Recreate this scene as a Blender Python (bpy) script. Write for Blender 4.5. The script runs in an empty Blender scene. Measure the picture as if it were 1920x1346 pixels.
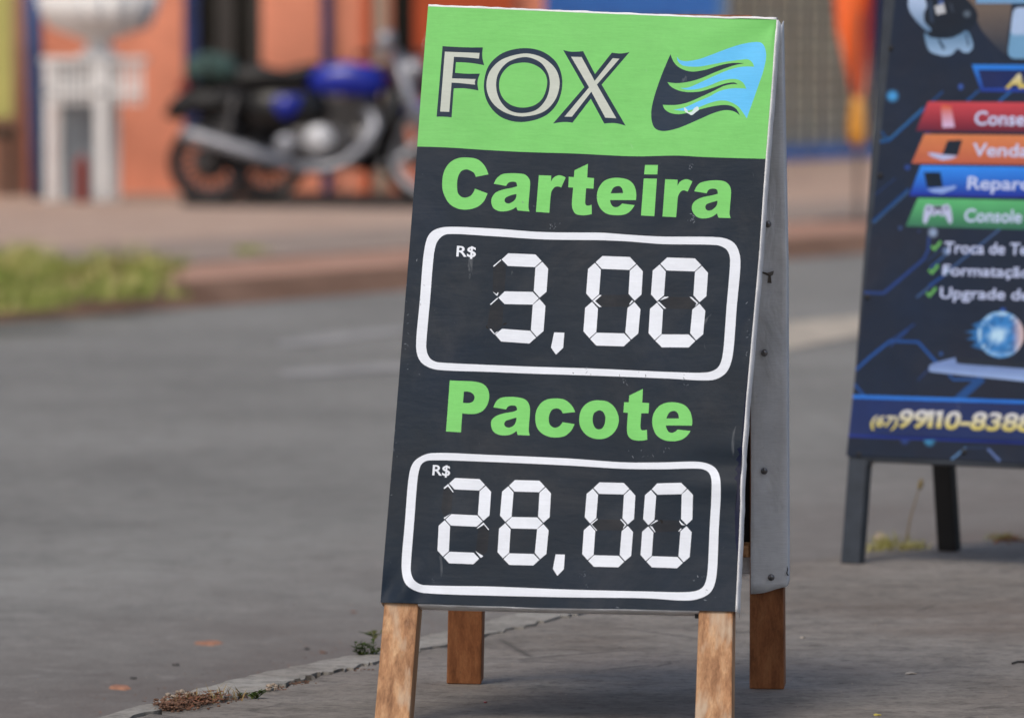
import bpy, bmesh, math, random
import numpy as np
from mathutils import Vector, Matrix
from mathutils.geometry import delaunay_2d_cdt
random.seed(7)
S = bpy.context.scene
C = S.collection
# ------------------------------------------------------------------ camera, sky, sun, exposure
F = 12100.0
HC = 1.155
PITCH = math.atan((673 - 80) / F)
cam_d = bpy.data.cameras.new('camera')
cam = bpy.data.objects.new('camera', cam_d)
C.objects.link(cam)
cam.location = (0, 0, HC)
cam.rotation_euler = (math.pi / 2 - PITCH, 0, 0)
cam_d.sensor_width = 36
cam_d.lens = F / 1920 * 36
cam_d.clip_start = 0.5
cam_d.clip_end = 1000
cam_d.dof.use_dof = True
cam_d.dof.focus_distance = 11.25
cam_d.dof.aperture_fstop = 5.2
S.camera = cam
SUN_EL, SUN_AZ = math.radians(52), math.radians(205)      # azimuth from +Y clockwise (behind the camera, a little to the left)
w = bpy.data.worlds.new('World')
S.world = w
w.use_nodes = True
nt = w.node_tree
sky = nt.nodes.new('ShaderNodeTexSky')
sky.sky_type = 'NISHITA'
sky.sun_disc = False
sky.sun_elevation = SUN_EL
sky.sun_rotation = SUN_AZ
sky.dust_density = 4.0
sky.air_density = 1.0
sky.ozone_density = 1.0
nt.links.new(sky.outputs[0], nt.nodes['Background'].inputs[0])
nt.nodes['Background'].inputs[1].default_value = 0.13
sl = bpy.data.lights.new('sun', 'SUN')
sl.energy = 1.3
sl.angle = math.radians(22)
sl.color = (1.0, 0.94, 0.85)
sun = bpy.data.objects.new('sun', sl)
C.objects.link(sun)
sd = Vector((math.sin(SUN_AZ) * math.cos(SUN_EL), math.cos(SUN_AZ) * math.cos(SUN_EL), math.sin(SUN_EL)))
sun.rotation_euler = (-sd).to_track_quat('-Z', 'Y').to_euler()
S.view_settings.view_transform = 'Standard'
S.view_settings.look = 'None'
S.view_settings.gamma = 1
S.view_settings.exposure = 0.0
S.view_settings.use_curve_mapping = False

# ------------------------------------------------------------------ helpers
def lin(c):
    return tuple(((x / 255) / 12.92 if x / 255 <= 0.04045 else ((x / 255 + 0.055) / 1.055) ** 2.4) for x in c)
def alb(r, g, b, k=0.90):
    """a printed colour as an albedo"""
    return tuple(v ** 1.36 * k for v in lin((r, g, b)))
def deep(c):
    """deepen a paint colour: dark and saturated colours sink, whites stay"""
    return tuple(min(1.3, v ** 1.36 * 1.05) for v in c[:3])
def ray(px, py):
    x, u = (px - 960) / F, (673 - py) / F
    return Vector((x, math.cos(PITCH) + u * math.sin(PITCH), -math.sin(PITCH) + u * math.cos(PITCH)))
CAM = Vector((0, 0, HC))
def on_plane(px, py, p, n):
    d = ray(px, py)
    return CAM + d * ((p - CAM).dot(n) / d.dot(n))
def G(px, py, z=0.0):
    return on_plane(px, py, Vector((0, 0, z)), Vector((0, 0, 1)))
def at(px, py, y):
    return on_plane(px, py, Vector((0, y, 0)), Vector((0, 1, 0)))

def mesh_obj(name, bm, mat=None, parent=None, smooth=False):
    me = bpy.data.meshes.new(name)
    bm.normal_update()
    bm.to_mesh(me)
    bm.free()
    if smooth:
        me.polygons.foreach_set('use_smooth', [True] * len(me.polygons))
    o = bpy.data.objects.new(name, me)
    C.objects.link(o)
    if mat is not None:
        for m in (mat if isinstance(mat, list) else [mat]):
            me.materials.append(m)
    if parent is not None:
        o.parent = parent
    return o
def tag(o, label=None, cat=None, group=None, kind=None):
    if label: o['label'] = label
    if cat: o['category'] = cat
    if group: o['group'] = group
    if kind: o['kind'] = kind
    return o
def empty(name, loc=(0, 0, 0), rz=0.0):
    o = bpy.data.objects.new(name, None)
    o.empty_display_size = 0.1
    C.objects.link(o)
    o.location = loc
    o.rotation_euler = (0, 0, rz)
    return o
def copy_tree(o, parent=None):
    c = o.copy()
    C.objects.link(c)
    c.parent = parent
    for ch in list(o.children):
        copy_tree(ch, c)
    return c

def add_hull(bm, q0, q1):
    """box from two quads (lists of 4 points, same winding)"""
    a = [bm.verts.new(p) for p in q0]
    b = [bm.verts.new(p) for p in q1]
    n = len(a)
    bm.faces.new(a)
    bm.faces.new(b[::-1])
    for i in range(n):
        bm.faces.new((a[i], b[i], b[(i + 1) % n], a[(i + 1) % n]))
def add_box(bm, x0, x1, y0, y1, z0, z1):
    add_hull(bm, [(x0, y0, z0), (x0, y1, z0), (x1, y1, z0), (x1, y0, z0)], [(x0, y0, z1), (x0, y1, z1), (x1, y1, z1), (x1, y0, z1)])
def box_bm(*a, bevel=0.0):
    bm = bmesh.new()
    add_box(bm, *a)
    bmesh.ops.recalc_face_normals(bm, faces=bm.faces)
    if bevel:
        bmesh.ops.bevel(bm, geom=bm.edges[:], offset=bevel, segments=2, profile=0.5, affect='EDGES')
    return bm
def frame_of(d):
    d = d.normalized()
    u = d.orthogonal().normalized()
    return u, d.cross(u)
def add_tube(bm, pts, r, n=10, caps=True):
    pts = [Vector(p) for p in pts]
    rs = r if isinstance(r, (list, tuple)) else [r] * len(pts)
    rings = []
    u = None
    for i, p in enumerate(pts):
        d = (pts[min(i + 1, len(pts) - 1)] - pts[max(i - 1, 0)]).normalized()
        if u is None:
            u = d.orthogonal().normalized()
        else:
            u = (u - d * u.dot(d)).normalized()
        v = d.cross(u)
        rings.append([bm.verts.new(p + (u * math.cos(2 * math.pi * k / n) + v * math.sin(2 * math.pi * k / n)) * rs[i]) for k in range(n)])
    for a, b in zip(rings, rings[1:]):
        for k in range(n):
            bm.faces.new((a[k], a[(k + 1) % n], b[(k + 1) % n], b[k]))
    if caps:
        bm.faces.new(rings[0][::-1])
        bm.faces.new(rings[-1])
def tube_bm(pts, r, n=10):
    bm = bmesh.new()
    add_tube(bm, pts, r, n)
    return bm
def add_torus(bm, c, R, r, axis='Y', n=40, m=10, sx=1.0):
    c = Vector(c)
    rings = []
    for i in range(n):
        a = 2 * math.pi * i / n
        ring = []
        for j in range(m):
            b = 2 * math.pi * j / m
            rr = R + r * math.cos(b)
            w_ = r * sx * math.sin(b)
            if axis == 'Y':
                p = Vector((rr * math.cos(a), w_, rr * math.sin(a)))
            else:
                p = Vector((rr * math.cos(a), rr * math.sin(a), w_))
            ring.append(bm.verts.new(c + p))
        rings.append(ring)
    for i in range(n):
        for j in range(m):
            bm.faces.new((rings[i][j], rings[(i + 1) % n][j], rings[(i + 1) % n][(j + 1) % m], rings[i][(j + 1) % m]))
def add_lathe(bm, prof, c=(0, 0, 0), n=32, flute=0.0, nf=12):
    c = Vector(c)
    rings = []
    for (r, z) in prof:
        rings.append([bm.verts.new(c + Vector((r * (1 + flute * math.cos(nf * 2 * math.pi * k / n)) * math.cos(2 * math.pi * k / n), r * (1 + flute * math.cos(nf * 2 * math.pi * k / n)) * math.sin(2 * math.pi * k / n), z))) for k in range(n)])
    for a, b in zip(rings, rings[1:]):
        for k in range(n):
            bm.faces.new((a[k], a[(k + 1) % n], b[(k + 1) % n], b[k]))
    bm.faces.new(rings[0][::-1])
    bm.faces.new(rings[-1])
def add_prism(bm, poly, y0, y1, taper=1.0):
    """extrude an x,z polygon along y, narrowed at both faces"""
    n = len(poly)
    cx = sum(p[0] for p in poly) / n
    cz = sum(p[1] for p in poly) / n
    ym = (y0 + y1) / 2
    def ring(y, k):
        return [bm.verts.new((cx + (x - cx) * k, y, cz + (z - cz) * k)) for x, z in poly]
    rs = [ring(y0, taper), ring(y0 + (ym - y0) * .45, 1), ring(y1 + (ym - y1) * .45, 1), ring(y1, taper)] if taper != 1 else [ring(y0, 1), ring(y1, 1)]
    bm.faces.new(rs[0])
    bm.faces.new(rs[-1][::-1])
    for a, b in zip(rs, rs[1:]):
        for i in range(n):
            bm.faces.new((a[i], b[i], b[(i + 1) % n], a[(i + 1) % n]))
    bmesh.ops.recalc_face_normals(bm, faces=bm.faces)
def prism_bm(poly, y0, y1, taper=1.0):
    bm = bmesh.new()
    add_prism(bm, poly, y0, y1, taper)
    return bm

# ------------------------------------------------------------------ materials
class NM:
    def __init__(s, name, rough=0.6, col=(0.5, 0.5, 0.5), metal=0.0, spec=0.5):
        s.m = bpy.data.materials.new(name)
        s.m.use_nodes = True
        s.t = s.m.node_tree
        s.b = s.t.nodes['Principled BSDF']
        s.b.inputs['Roughness'].default_value = rough
        s.b.inputs['Base Color'].default_value = (*col, 1)
        s.b.inputs['Metallic'].default_value = metal
        s.b.inputs['Specular IOR Level'].default_value = spec
        s.tc = s.t.nodes.new('ShaderNodeTexCoord')
    def n(s, t, **k):
        x = s.t.nodes.new(t)
        for a, b in k.items(): setattr(x, a, b)
        return x
    def l(s, a, b): s.t.links.new(a, b)
    def noise(s, scale, detail=6, rough=0.6, sc=(1, 1, 1), dist=0.0, coord='Object'):
        mp = s.n('ShaderNodeMapping')
        mp.inputs['Scale'].default_value = sc
        s.l(s.tc.outputs[coord], mp.inputs[0])
        x = s.n('ShaderNodeTexNoise')
        x.inputs['Scale'].default_value = scale
        x.inputs['Detail'].default_value = detail
        x.inputs['Roughness'].default_value = rough
        x.inputs['Distortion'].default_value = dist
        s.l(mp.outputs[0], x.inputs[0])
        return x.outputs[0]
    def ramp(s, fac, stops, interp='LINEAR'):
        r = s.n('ShaderNodeValToRGB')
        r.color_ramp.interpolation = interp
        e = r.color_ramp.elements
        e[0].position, e[0].color = stops[0][0], (*stops[0][1], 1)
        e[1].position, e[1].color = stops[-1][0], (*stops[-1][1], 1)
        for p, c in stops[1:-1]:
            q = e.new(p)
            q.color = (*c, 1)
        s.l(fac, r.inputs[0])
        return r.outputs[0]
    def mix(s, a, b, fac, mode='MIX'):
        x = s.n('ShaderNodeMix', data_type='RGBA', blend_type=mode)
        for v, i in ((a, 6), (b, 7)):
            if isinstance(v, tuple): x.inputs[i].default_value = (*v, 1)
            else: s.l(v, x.inputs[i])
        if isinstance(fac, float): x.inputs[0].default_value = fac
        else: s.l(fac, x.inputs[0])
        return x.outputs[2]
    def col(s, c): s.l(c, s.b.inputs['Base Color'])
    def bump(s, h, strength=0.3, dist=0.01):
        x = s.n('ShaderNodeBump')
        x.inputs['Strength'].default_value = strength
        x.inputs['Distance'].default_value = dist
        s.l(h, x.inputs['Height'])
        if s.b.inputs['Normal'].is_linked:
            s.l(s.b.inputs['Normal'].links[0].from_socket, x.inputs['Normal'])
        s.l(x.outputs[0], s.b.inputs['Normal'])
G3 = lambda v: (v, v, v)
DEEP = True
def simple(name, col, rough=0.6, metal=0.0, var=0.15, scale=6.0, bump=0.0):
    m = NM(name, rough, col, metal)
    n = m.noise(scale, 5)
    lo = tuple(c * (1 - var) for c in col)
    hi = tuple(min(1, c * (1 + var)) for c in col)
    m.col(m.ramp(n, [(0.3, lo), (0.7, hi)]) if not DEEP else m.ramp(n, [(0.3, deep(lo)), (0.7, deep(hi))]))
    if bump: m.bump(m.noise(scale * 12, 4), bump, 0.004)
    return m.m
def mat_print(name, rough=0.42, wear=(0.62, 0.66, 0.7), wear_amt=1.0, spec=0.13):
    m = NM(name, rough, spec=spec)
    a = m.n('ShaderNodeAttribute', attribute_name='print')
    blot = m.ramp(m.noise(5.0, 5, 0.6), [(0.3, G3(0.955)), (0.7, G3(1.03))])
    c = m.mix(a.outputs[0], blot, 1.0, 'MULTIPLY')
    # fine woven thread of the vinyl
    bw = m.n('ShaderNodeRGBToBW')
    m.l(a.outputs[0], bw.inputs[0])
    dark_only = m.ramp(bw.outputs[0], [(0.04, G3(0.8)), (0.16, G3(0.0))])
    c = m.mix(c, m.ramp(m.noise(3.3, 6, 0.65), [(0.32, (1.30, 1.02, 0.88)), (0.5, (1, 1, 1)), (0.68, (0.84, 0.98, 1.15))]), dark_only, 'MULTIPLY')
    c = m.mix(c, m.ramp(m.noise(26.0, 8, 0.75), [(0.3, G3(0.95)), (0.7, G3(1.04))]), 1.0, 'MULTIPLY')
    br = m.ramp(m.noise(1.0, 3, 0.6, (25, 25, 420)), [(0.32, G3(0.972)), (0.68, G3(1.028))])
    # a haze of dust, thicker in patches
    du = m.ramp(m.noise(4.2, 7, 0.7, dist=0.8), [(0.5, G3(0)), (0.78, G3(0.05 * wear_amt))])
    c = m.mix(c, (0.45, 0.40, 0.36), du)
    c = m.mix(c, br, 1.0, 'MULTIPLY')
    # small scuffs and dust where the print is worn
    s1 = m.ramp(m.noise(38.0, 8, 0.72), [(0.665, G3(0)), (0.72, G3(1))])
    s2 = m.ramp(m.noise(3.1, 3, 0.5), [(0.52, G3(0)), (0.68, G3(1))])
    k = m.mix(s1, s2, 1.0, 'MULTIPLY')
    k = m.mix(G3(0.0), k, 0.45 * wear_amt)
    c = m.mix(c, wear, k)
    s3 = m.ramp(m.noise(1.0, 4, 0.6, (34, 34, 7), 0.6), [(0.70, G3(0)), (0.74, G3(1))])
    c = m.mix(c, wear, m.mix(G3(0.0), s3, 0.10 * wear_amt))
    m.col(c)
    rr = m.n('ShaderNodeMapRange')
    rr.inputs[3].default_value = rough - 0.05
    rr.inputs[4].default_value = rough + 0.16
    m.l(m.noise(9.0, 6, 0.65), rr.inputs[0])
    m.l(rr.outputs[0], m.b.inputs['Roughness'])
    m.bump(m.noise(1.0, 2, 0.5, (500, 500, 900)), 0.10, 0.001)
    m.bump(m.noise(11.0, 4, 0.5), 0.22, 0.012)
    m.bump(m.noise(1.0, 4, 0.6, (7, 7, 30), 0.4), 0.12, 0.008)
    return m.m
M = {}
M['print'] = mat_print('printed vinyl')
M['print2'] = mat_print('printed vinyl second sign', 0.42, wear_amt=0.4)
def mat_concrete():
    m = NM('worn concrete', 0.88, spec=0.3)
    a = m.noise(1.3, 8, 0.62, dist=0.6)
    b = m.noise(9.0, 10, 0.7)
    c = m.noise(70.0, 6, 0.7)
    base = m.ramp(a, [(0.28, deep((0.245, 0.222, 0.198))), (0.5, deep((0.312, 0.292, 0.268))), (0.75, deep((0.370, 0.352, 0.330)))])
    x = m.mix(base, m.ramp(b, [(0.3, G3(0.60)), (0.5, G3(1.0)), (0.72, G3(1.22))]), 1.0, 'MULTIPLY')
    x = m.mix(x, m.ramp(m.noise(30.0, 6, 0.75), [(0.36, G3(0.62)), (0.46, G3(1.0)), (0.68, G3(1.12))]), 1.0, 'MULTIPLY')
    x = m.mix(x, m.ramp(c, [(0.3, G3(0.8)), (0.7, G3(1.15))]), 1.0, 'MULTIPLY')
    # red dust
    d = m.ramp(m.noise(0.9, 5, 0.6), [(0.45, G3(0)), (0.75, G3(0.5))])
    x = m.mix(x, (0.16, 0.115, 0.090), d)
    # dark stains and hair cracks
    st = m.ramp(m.noise(3.4, 7, 0.72, dist=1.2), [(0.34, G3(0.7)), (0.41, G3(0))])
    x = m.mix(x, (0.060, 0.052, 0.046), st)
    v = m.n('ShaderNodeTexVoronoi', feature='DISTANCE_TO_EDGE')
    v.inputs['Scale'].default_value = 1.1
    wv = m.mix(m.tc.outputs['Object'], m.n('ShaderNodeTexNoise').outputs[1], 0.12)
    m.l(wv, v.inputs['Vector'])
    cr = m.ramp(v.outputs[0], [(0.0, G3(1)), (0.006, G3(0))])
    crm = m.mix(cr, m.ramp(m.noise(2.0, 4), [(0.5, G3(0)), (0.6, G3(0.7))]), 1.0, 'MULTIPLY')
    x = m.mix(x, (0.05, 0.045, 0.04), crm)
    pt_ = m.ramp(m.noise(12.0, 6, 0.7), [(0.57, G3(0)), (0.67, G3(0.35))])
    x = m.mix(x, (0.30, 0.28, 0.255), pt_)
    # pale specks
    sp = m.ramp(m.noise(55.0, 3, 0.5), [(0.74, G3(0)), (0.77, G3(1))])
    x = m.mix(x, (0.32, 0.30, 0.27), m.mix(G3(0), sp, 0.35))
    m.col(x)
    m.bump(b, 0.55, 0.02)
    m.bump(c, 0.4, 0.004)
    return m.m
M['concrete'] = mat_concrete()
def mat_asphalt():
    m = NM('worn asphalt', 0.85, spec=0.3)
    a = m.noise(0.45, 6, 0.6, (1, 1, 1), 0.5)
    b = m.noise(14.0, 8, 0.75)
    c = m.noise(160.0, 3, 0.7)
    base = m.ramp(a, [(0.3, deep((0.274, 0.269, 0.253))), (0.5, deep((0.324, 0.319, 0.301))), (0.72, deep((0.370, 0.364, 0.345)))])
    x = m.mix(base, m.ramp(b, [(0.3, G3(0.76)), (0.5, G3(1.0)), (0.72, G3(1.14))]), 1.0, 'MULTIPLY')
    x = m.mix(x, m.ramp(m.noise(5.0, 5, 0.7), [(0.32, G3(0.88)), (0.6, G3(1.04))]), 1.0, 'MULTIPLY')
    x = m.mix(x, m.ramp(c, [(0.3, G3(0.68)), (0.7, G3(1.28))]), 1.0, 'MULTIPLY')
    # red dust gathered at the near gutter: distance from the near kerb line
    dp = m.n('ShaderNodeVectorMath', operation='DOT_PRODUCT')
    m.l(m.tc.outputs['Object'], dp.inputs[0])
    dp.inputs[1].default_value = (-0.931, 0.364, 0)
    ds = m.n('ShaderNodeMapRange')
    ds.inputs[1].default_value = 4.63 - 0.1
    ds.inputs[2].default_value = 4.63 + 2.0
    ds.inputs[3].default_value = 1.0
    ds.inputs[4].default_value = 0.0
    m.l(dp.outputs['Value'], ds.inputs[0])
    dm = m.mix(m.ramp(m.noise(1.6, 6, 0.65), [(0.25, G3(0.35)), (0.7, G3(1))]), G3(0), 0.0)
    fm = m.n('ShaderNodeMath', operation='MULTIPLY')
    m.l(dm, fm.inputs[0])
    m.l(ds.outputs[0], fm.inputs[1])
    x = m.mix(x, (0.125, 0.096, 0.083), fm.outputs[0])
    pt_ = m.ramp(m.noise(9.0, 6, 0.7), [(0.56, G3(0)), (0.66, G3(0.38))])
    x = m.mix(x, (0.31, 0.295, 0.275), pt_)
    dk_ = m.ramp(m.noise(7.0, 7, 0.72, (1.1, .9, 1)), [(0.34, G3(0.55)), (0.43, G3(0))])
    x = m.mix(x, (0.115, 0.098, 0.088), dk_)
    pb_ = m.ramp(m.noise(48.0, 3, 0.5), [(0.64, G3(0)), (0.70, G3(0.6))])
    x = m.mix(x, (0.11, 0.10, 0.09), pb_)
    # pale streaks
    st = m.ramp(m.noise(2.2, 6, 0.7, (1, 0.6, 1), 1.0), [(0.62, G3(0)), (0.70, G3(0.18))])
    x = m.mix(x, (0.36, 0.34, 0.32), st)
    m.col(x)
    m.bump(b, 0.4, 0.012)
    m.bump(c, 0.5, 0.004)
    return m.m
M['asphalt'] = mat_asphalt()
def ground_mat(name, c0, c1, scale=2.0, speck=None):
    m = NM(name, 0.9, spec=0.25)
    x = m.ramp(m.noise(scale, 8, 0.65), [(0.3, deep(c0)), (0.7, deep(c1))])
    x = m.mix(x, m.ramp(m.noise(25, 6, 0.7), [(0.3, G3(0.85)), (0.7, G3(1.12))]), 1.0, 'MULTIPLY')
    m.col(x)
    m.bump(m.noise(18, 8, 0.7), 0.5, 0.03)
    return m.m
M['dirt'] = ground_mat('red dirt verge', (0.44, 0.28, 0.21), (0.60, 0.42, 0.34))
M['path'] = ground_mat('grey paving', (0.36, 0.30, 0.26), (0.49, 0.42, 0.37))
M['forecourt'] = ground_mat('pale forecourt', (0.48, 0.37, 0.305), (0.62, 0.50, 0.42))
M['kerbfar'] = ground_mat('stained kerb', (0.24, 0.155, 0.112), (0.34, 0.235, 0.18))
M['earth'] = ground_mat('gutter dirt', (0.045, 0.038, 0.032), (0.12, 0.085, 0.06), 14)
def mat_wood(name, c0, c1, c2, pale=0.0):
    m = NM(name, 0.6, spec=0.35)
    g = m.noise(1.0, 7, 0.65, (60, 60, 1.6), 0.25)
    x = m.ramp(g, [(0.28, deep(c0)), (0.5, deep(c1)), (0.75, deep(c2))])
    f = m.noise(1.0, 4, 0.7, (420, 420, 16), 0.2)
    x = m.mix(x, m.ramp(f, [(0.35, G3(0.82)), (0.65, G3(1.1))]), 1.0, 'MULTIPLY')
    x = m.mix(x, m.ramp(m.noise(30.0, 5, 0.6, (1, 1, .12)), [(0.3, G3(0.82)), (0.6, G3(1.05))]), 1.0, 'MULTIPLY')
    kn = m.ramp(m.noise(60.0, 3, 0.5, (1, 1, .6)), [(0.72, G3(0)), (0.78, G3(0.6))])
    x = m.mix(x, tuple(v * 0.35 for v in c0), kn)
    if pale:
        p = m.ramp(m.noise(1.0, 4, 0.5, (34, 34, 1.5), 0.1), [(0.55, G3(0)), (0.68, G3(pale))])
        x = m.mix(x, (0.50, 0.38, 0.27), p)
    m.col(x)
    m.bump(f, 0.25, 0.002)
    m.bump(g, 0.3, 0.003)
    return m.m
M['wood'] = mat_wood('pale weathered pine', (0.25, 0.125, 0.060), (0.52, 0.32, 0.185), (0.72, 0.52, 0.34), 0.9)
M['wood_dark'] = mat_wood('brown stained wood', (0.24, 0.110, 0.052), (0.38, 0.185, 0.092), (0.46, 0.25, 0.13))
def mat_grey_vinyl(name='grey vinyl back', a=(0.54, 0.565, 0.60), b=(0.72, 0.74, 0.77)):
    m = NM(name, 0.5, spec=0.4)
    x = m.ramp(m.noise(7.0, 5, 0.6), [(0.3, a), (0.7, b)])
    x = m.mix(x, m.ramp(m.noise(1.0, 2, 0.5, (60, 60, 800)), [(0.35, G3(0.95)), (0.65, G3(1.05))]), 1.0, 'MULTIPLY')
    x = m.mix(x, (0.12, 0.09, 0.07), m.ramp(m.noise(16.0, 6, 0.7), [(0.66, G3(0)), (0.74, G3(0.35))]))
    m.col(x)
    m.bump(m.noise(20.0, 4, 0.5), 0.35, 0.008)
    m.bump(m.noise(1.0, 3, 0.6, (14, 14, 5), 1.0), 0.35, 0.02)
    return m.m
M['grey_vinyl'] = mat_grey_vinyl()
M['white_vinyl'] = mat_grey_vinyl('white vinyl fold', (0.66, 0.67, 0.69), (0.86, 0.87, 0.88))
M['black'] = simple('matt black', (0.03, 0.03, 0.034), 0.7)
M['steel'] = simple('steel', (0.30, 0.30, 0.31), 0.35, 0.9)
M['dark_steel'] = simple('dark painted steel tube', (0.075, 0.088, 0.108), 0.42, 0.1, 0.2, 20, 0.1)
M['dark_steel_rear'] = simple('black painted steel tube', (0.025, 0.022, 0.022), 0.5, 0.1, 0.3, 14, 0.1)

# ------------------------------------------------------------------ setting: road, kerbs, pavements
def struct(name, bm, mat): return tag(mesh_obj(name, bm, mat), kind='structure')
def poly_sheet(pts, z=None, sub=0):
    bm = bmesh.new()
    vs = [bm.verts.new((p[0], p[1], p[2] if z is None else z)) for p in pts]
    f = bm.faces.new(vs)
    if f.normal.z < 0 or True:
        bm.normal_update()
        if f.normal.z < 0: f.normal_flip()
    return bm
def slab(pts, z0, z1):
    bm = bmesh.new()
    n = len(pts)
    a = [bm.verts.new((p[0], p[1], z1)) for p in pts]
    b = [bm.verts.new((p[0], p[1], z0)) for p in pts]
    bm.faces.new(a)
    bm.faces.new(b[::-1])
    for i in range(n):
        bm.faces.new((a[i], b[i], b[(i + 1) % n], a[(i + 1) % n]))
    bmesh.ops.recalc_face_normals(bm, faces=bm.faces)
    return bm
ROADZ = -0.12
struct('ground', poly_sheet([(-400, -100), (400, -100), (400, 600), (-400, 600)], ROADZ - 0.03), M['dirt'])
struct('road', poly_sheet([(-90, -60), (90, -60), (140, 160), (-60, 160)], ROADZ), M['asphalt'])
# near pavement: outer kerb edge and the ragged crack between kerb and slab (read off the picture, put on the ground)
outer_px = [(204, 1344), (280, 1322), (354, 1299), (400, 1287), (457, 1273), (500, 1262), (548, 1253), (600, 1243), (647, 1234), (690, 1226), (706, 1220), (745, 1208), (782, 1198), (833, 1187), (904, 1170), (960, 1155), (1030, 1141), (1110, 1127), (1200, 1110), (1300, 1092), (1400, 1072), (1480, 1058), (1540, 1047), (1600, 1037), (1650, 1031), (1700, 1027), (1780, 1020), (1850, 1014), (1920, 1009)]
crack_px = [(200, 1360), (287, 1338), (330, 1327), (370, 1318), (433, 1313), (458, 1306), (481, 1302), (520, 1290), (548, 1281), (575, 1275), (600, 1268), (625, 1261), (651, 1257), (680, 1250), (706, 1245), (745, 1235), (782, 1222), (833, 1212), (880, 1203), (904, 1196), (940, 1186), (1000, 1172), (1050, 1160), (1110, 1148), (1180, 1132), (1260, 1118)]
wid_px = [2, 3, 4, 2, 4, 5, 4, 1.5, 5, 8, 6, 1.4, 3, 1.2, 1.0, 1.3, .8, 1.2, 1.0, 1.4, .8, .9, 1.4, 1.0, .8, 0.5]
_r = random.Random(21)
_c, _w = [], []
for (q0, w0), (q1, w1) in zip(list(zip(crack_px, wid_px)), list(zip(crack_px, wid_px))[1:]):
    for k in range(5):
        t = k / 5
        _c.append((q0[0] * (1 - t) + q1[0] * t + _r.uniform(-3, 3), q0[1] * (1 - t) + q1[1] * t + _r.uniform(-2.2, 2.2)))
        _w.append(max(.5, (w0 * (1 - t) + w1 * t) * _r.uniform(.35, 1.6)))
crack_px, wid_px = _c, _w
outer = [G(*p) for p in outer_px]
d0 = (outer[3] - outer[0]).normalized()
near0 = [outer[0] - d0 * k for k in (14, 6, 2)]
d1 = (outer[-1] - outer[-5]).normalized()
far1 = [outer[-1] + Vector((0.62, 0.785, 0)) * k for k in (1.5, 6, 30)]
def ragged(pts, step=0.03, amp=0.006, seed=1):
    rnd = random.Random(seed)
    out = []
    for a, b in zip(pts, pts[1:]):
        n = max(1, min(60, int((b - a).length / step)))
        nrm = Vector((-(b - a).y, (b - a).x, 0)).normalized()
        for i in range(n):
            out.append(a.lerp(b, i / n) + nrm * rnd.uniform(-amp, amp))
    out.append(pts[-1])
    return out
c_out = [G(x, y - w_ / 2) for (x, y), w_ in zip(crack_px, wid_px)]
c_in = [G(x, y + w_ / 2) for (x, y), w_ in zip(crack_px, wid_px)]
i_end = 18                                                    # outer_px[18] is beside the end of the crack
kd = (c_in[1] - c_in[0]).normalized()
pre_in = [c_in[0] - d0 * k for k in (14, 6, 2)]
pre_out = [c_out[0] - d0 * k for k in (14, 6, 2)]
slab_edge = pre_in + ragged(c_in, 0.03, 0.005, 3) + ragged([c_in[-1] + (outer[20] - c_in[-1]) * 0.5] + outer[21:], 0.04, 0.005, 4)[0:] + far1
slab_pts = slab_edge + [Vector((60, 60, 0)), Vector((60, -60, 0)), Vector((-6, -60, 0))]
struct('pavement', slab(slab_pts, ROADZ - 0.2, 0.0), M['concrete'])
kerb_outer = near0 + ragged(outer[:21], 0.03, 0.006, 5)
kerb_pts = kerb_outer + ragged([outer[20] + (outer[20] - outer[19]) * 0.2, c_out[-1]], .05, .003, 6)[:-1] + list(reversed(pre_out + ragged(c_out, 0.03, 0.005, 7)))
kerb_pts = [Vector((p.x, p.y, 0)) for p in kerb_pts]
M['kerb'] = M['concrete'].copy()
for nd_ in M['kerb'].node_tree.nodes:
    if nd_.type == 'VALTORGB' and abs(nd_.color_ramp.elements[0].color[0] - deep((.245,))[0]) < 1e-4:
        for e_ in nd_.color_ramp.elements: e_.color = (e_.color[0] * 1.38, e_.color[1] * 1.44, e_.color[2] * 1.46, 1)
struct('kerb', slab(kerb_pts, ROADZ - 0.2, 0.004), M['kerb'])
# dirt lying in the joint
jb = bmesh.new()
pa = [jb.verts.new((p.x, p.y, -0.018)) for p in (G(x, y - 14) for x, y in crack_px)]
pb = [jb.verts.new((p.x, p.y, -0.018)) for p in (G(x, y + 14) for x, y in crack_px)]
for i in range(len(pa) - 1): jb.faces.new((pa[i], pb[i], pb[i + 1], pa[i + 1]))
bmesh.ops.recalc_face_normals(jb, faces=jb.faces)
struct('joint_dirt', jb, M['earth'])
# far side: kerb, dirt verge, paving, forecourt, all parallel to the road
A0, DD = Vector((-1.69, 30.98, 0)), Vector((0.4137, 0.9104, 0))
NN = Vector((-0.9104, 0.4137, 0))
def strip(name, o0, o1, z0, z1, mat, t0=-70, t1=170, wob=0.0):
    n = 60 if wob else 1
    e0 = [A0 + NN * (o0 + (random.uniform(-wob, wob))) + DD * (t0 + (t1 - t0) * i / n) for i in range(n + 1)]
    e1 = [A0 + NN * o1 + DD * (t0 + (t1 - t0) * i / n) for i in range(n + 1)]
    return struct(name, slab(e0 + e1[::-1], z0, z1), mat)
e = [A0 + DD * t for t in (-70, 170)]
bm = bmesh.new()
prof = [(-0.16, ROADZ - .02), (-0.10, ROADZ + .012), (-0.02, -0.075), (0.06, -0.03), (0.17, -0.014), (0.17, ROADZ - .02)]
ra, rb_ = [[bm.verts.new((p.x + NN.x * o, p.y + NN.y * o, z)) for o, z in prof] for p in e]
for i in range(6): bm.faces.new((ra[i], rb_[i], rb_[(i + 1) % 6], ra[(i + 1) % 6]))
bm.faces.new(ra); bm.faces.new(rb_[::-1])
bmesh.ops.recalc_face_normals(bm, faces=bm.faces)
struct('far_kerb', bm, M['kerbfar'])
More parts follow.
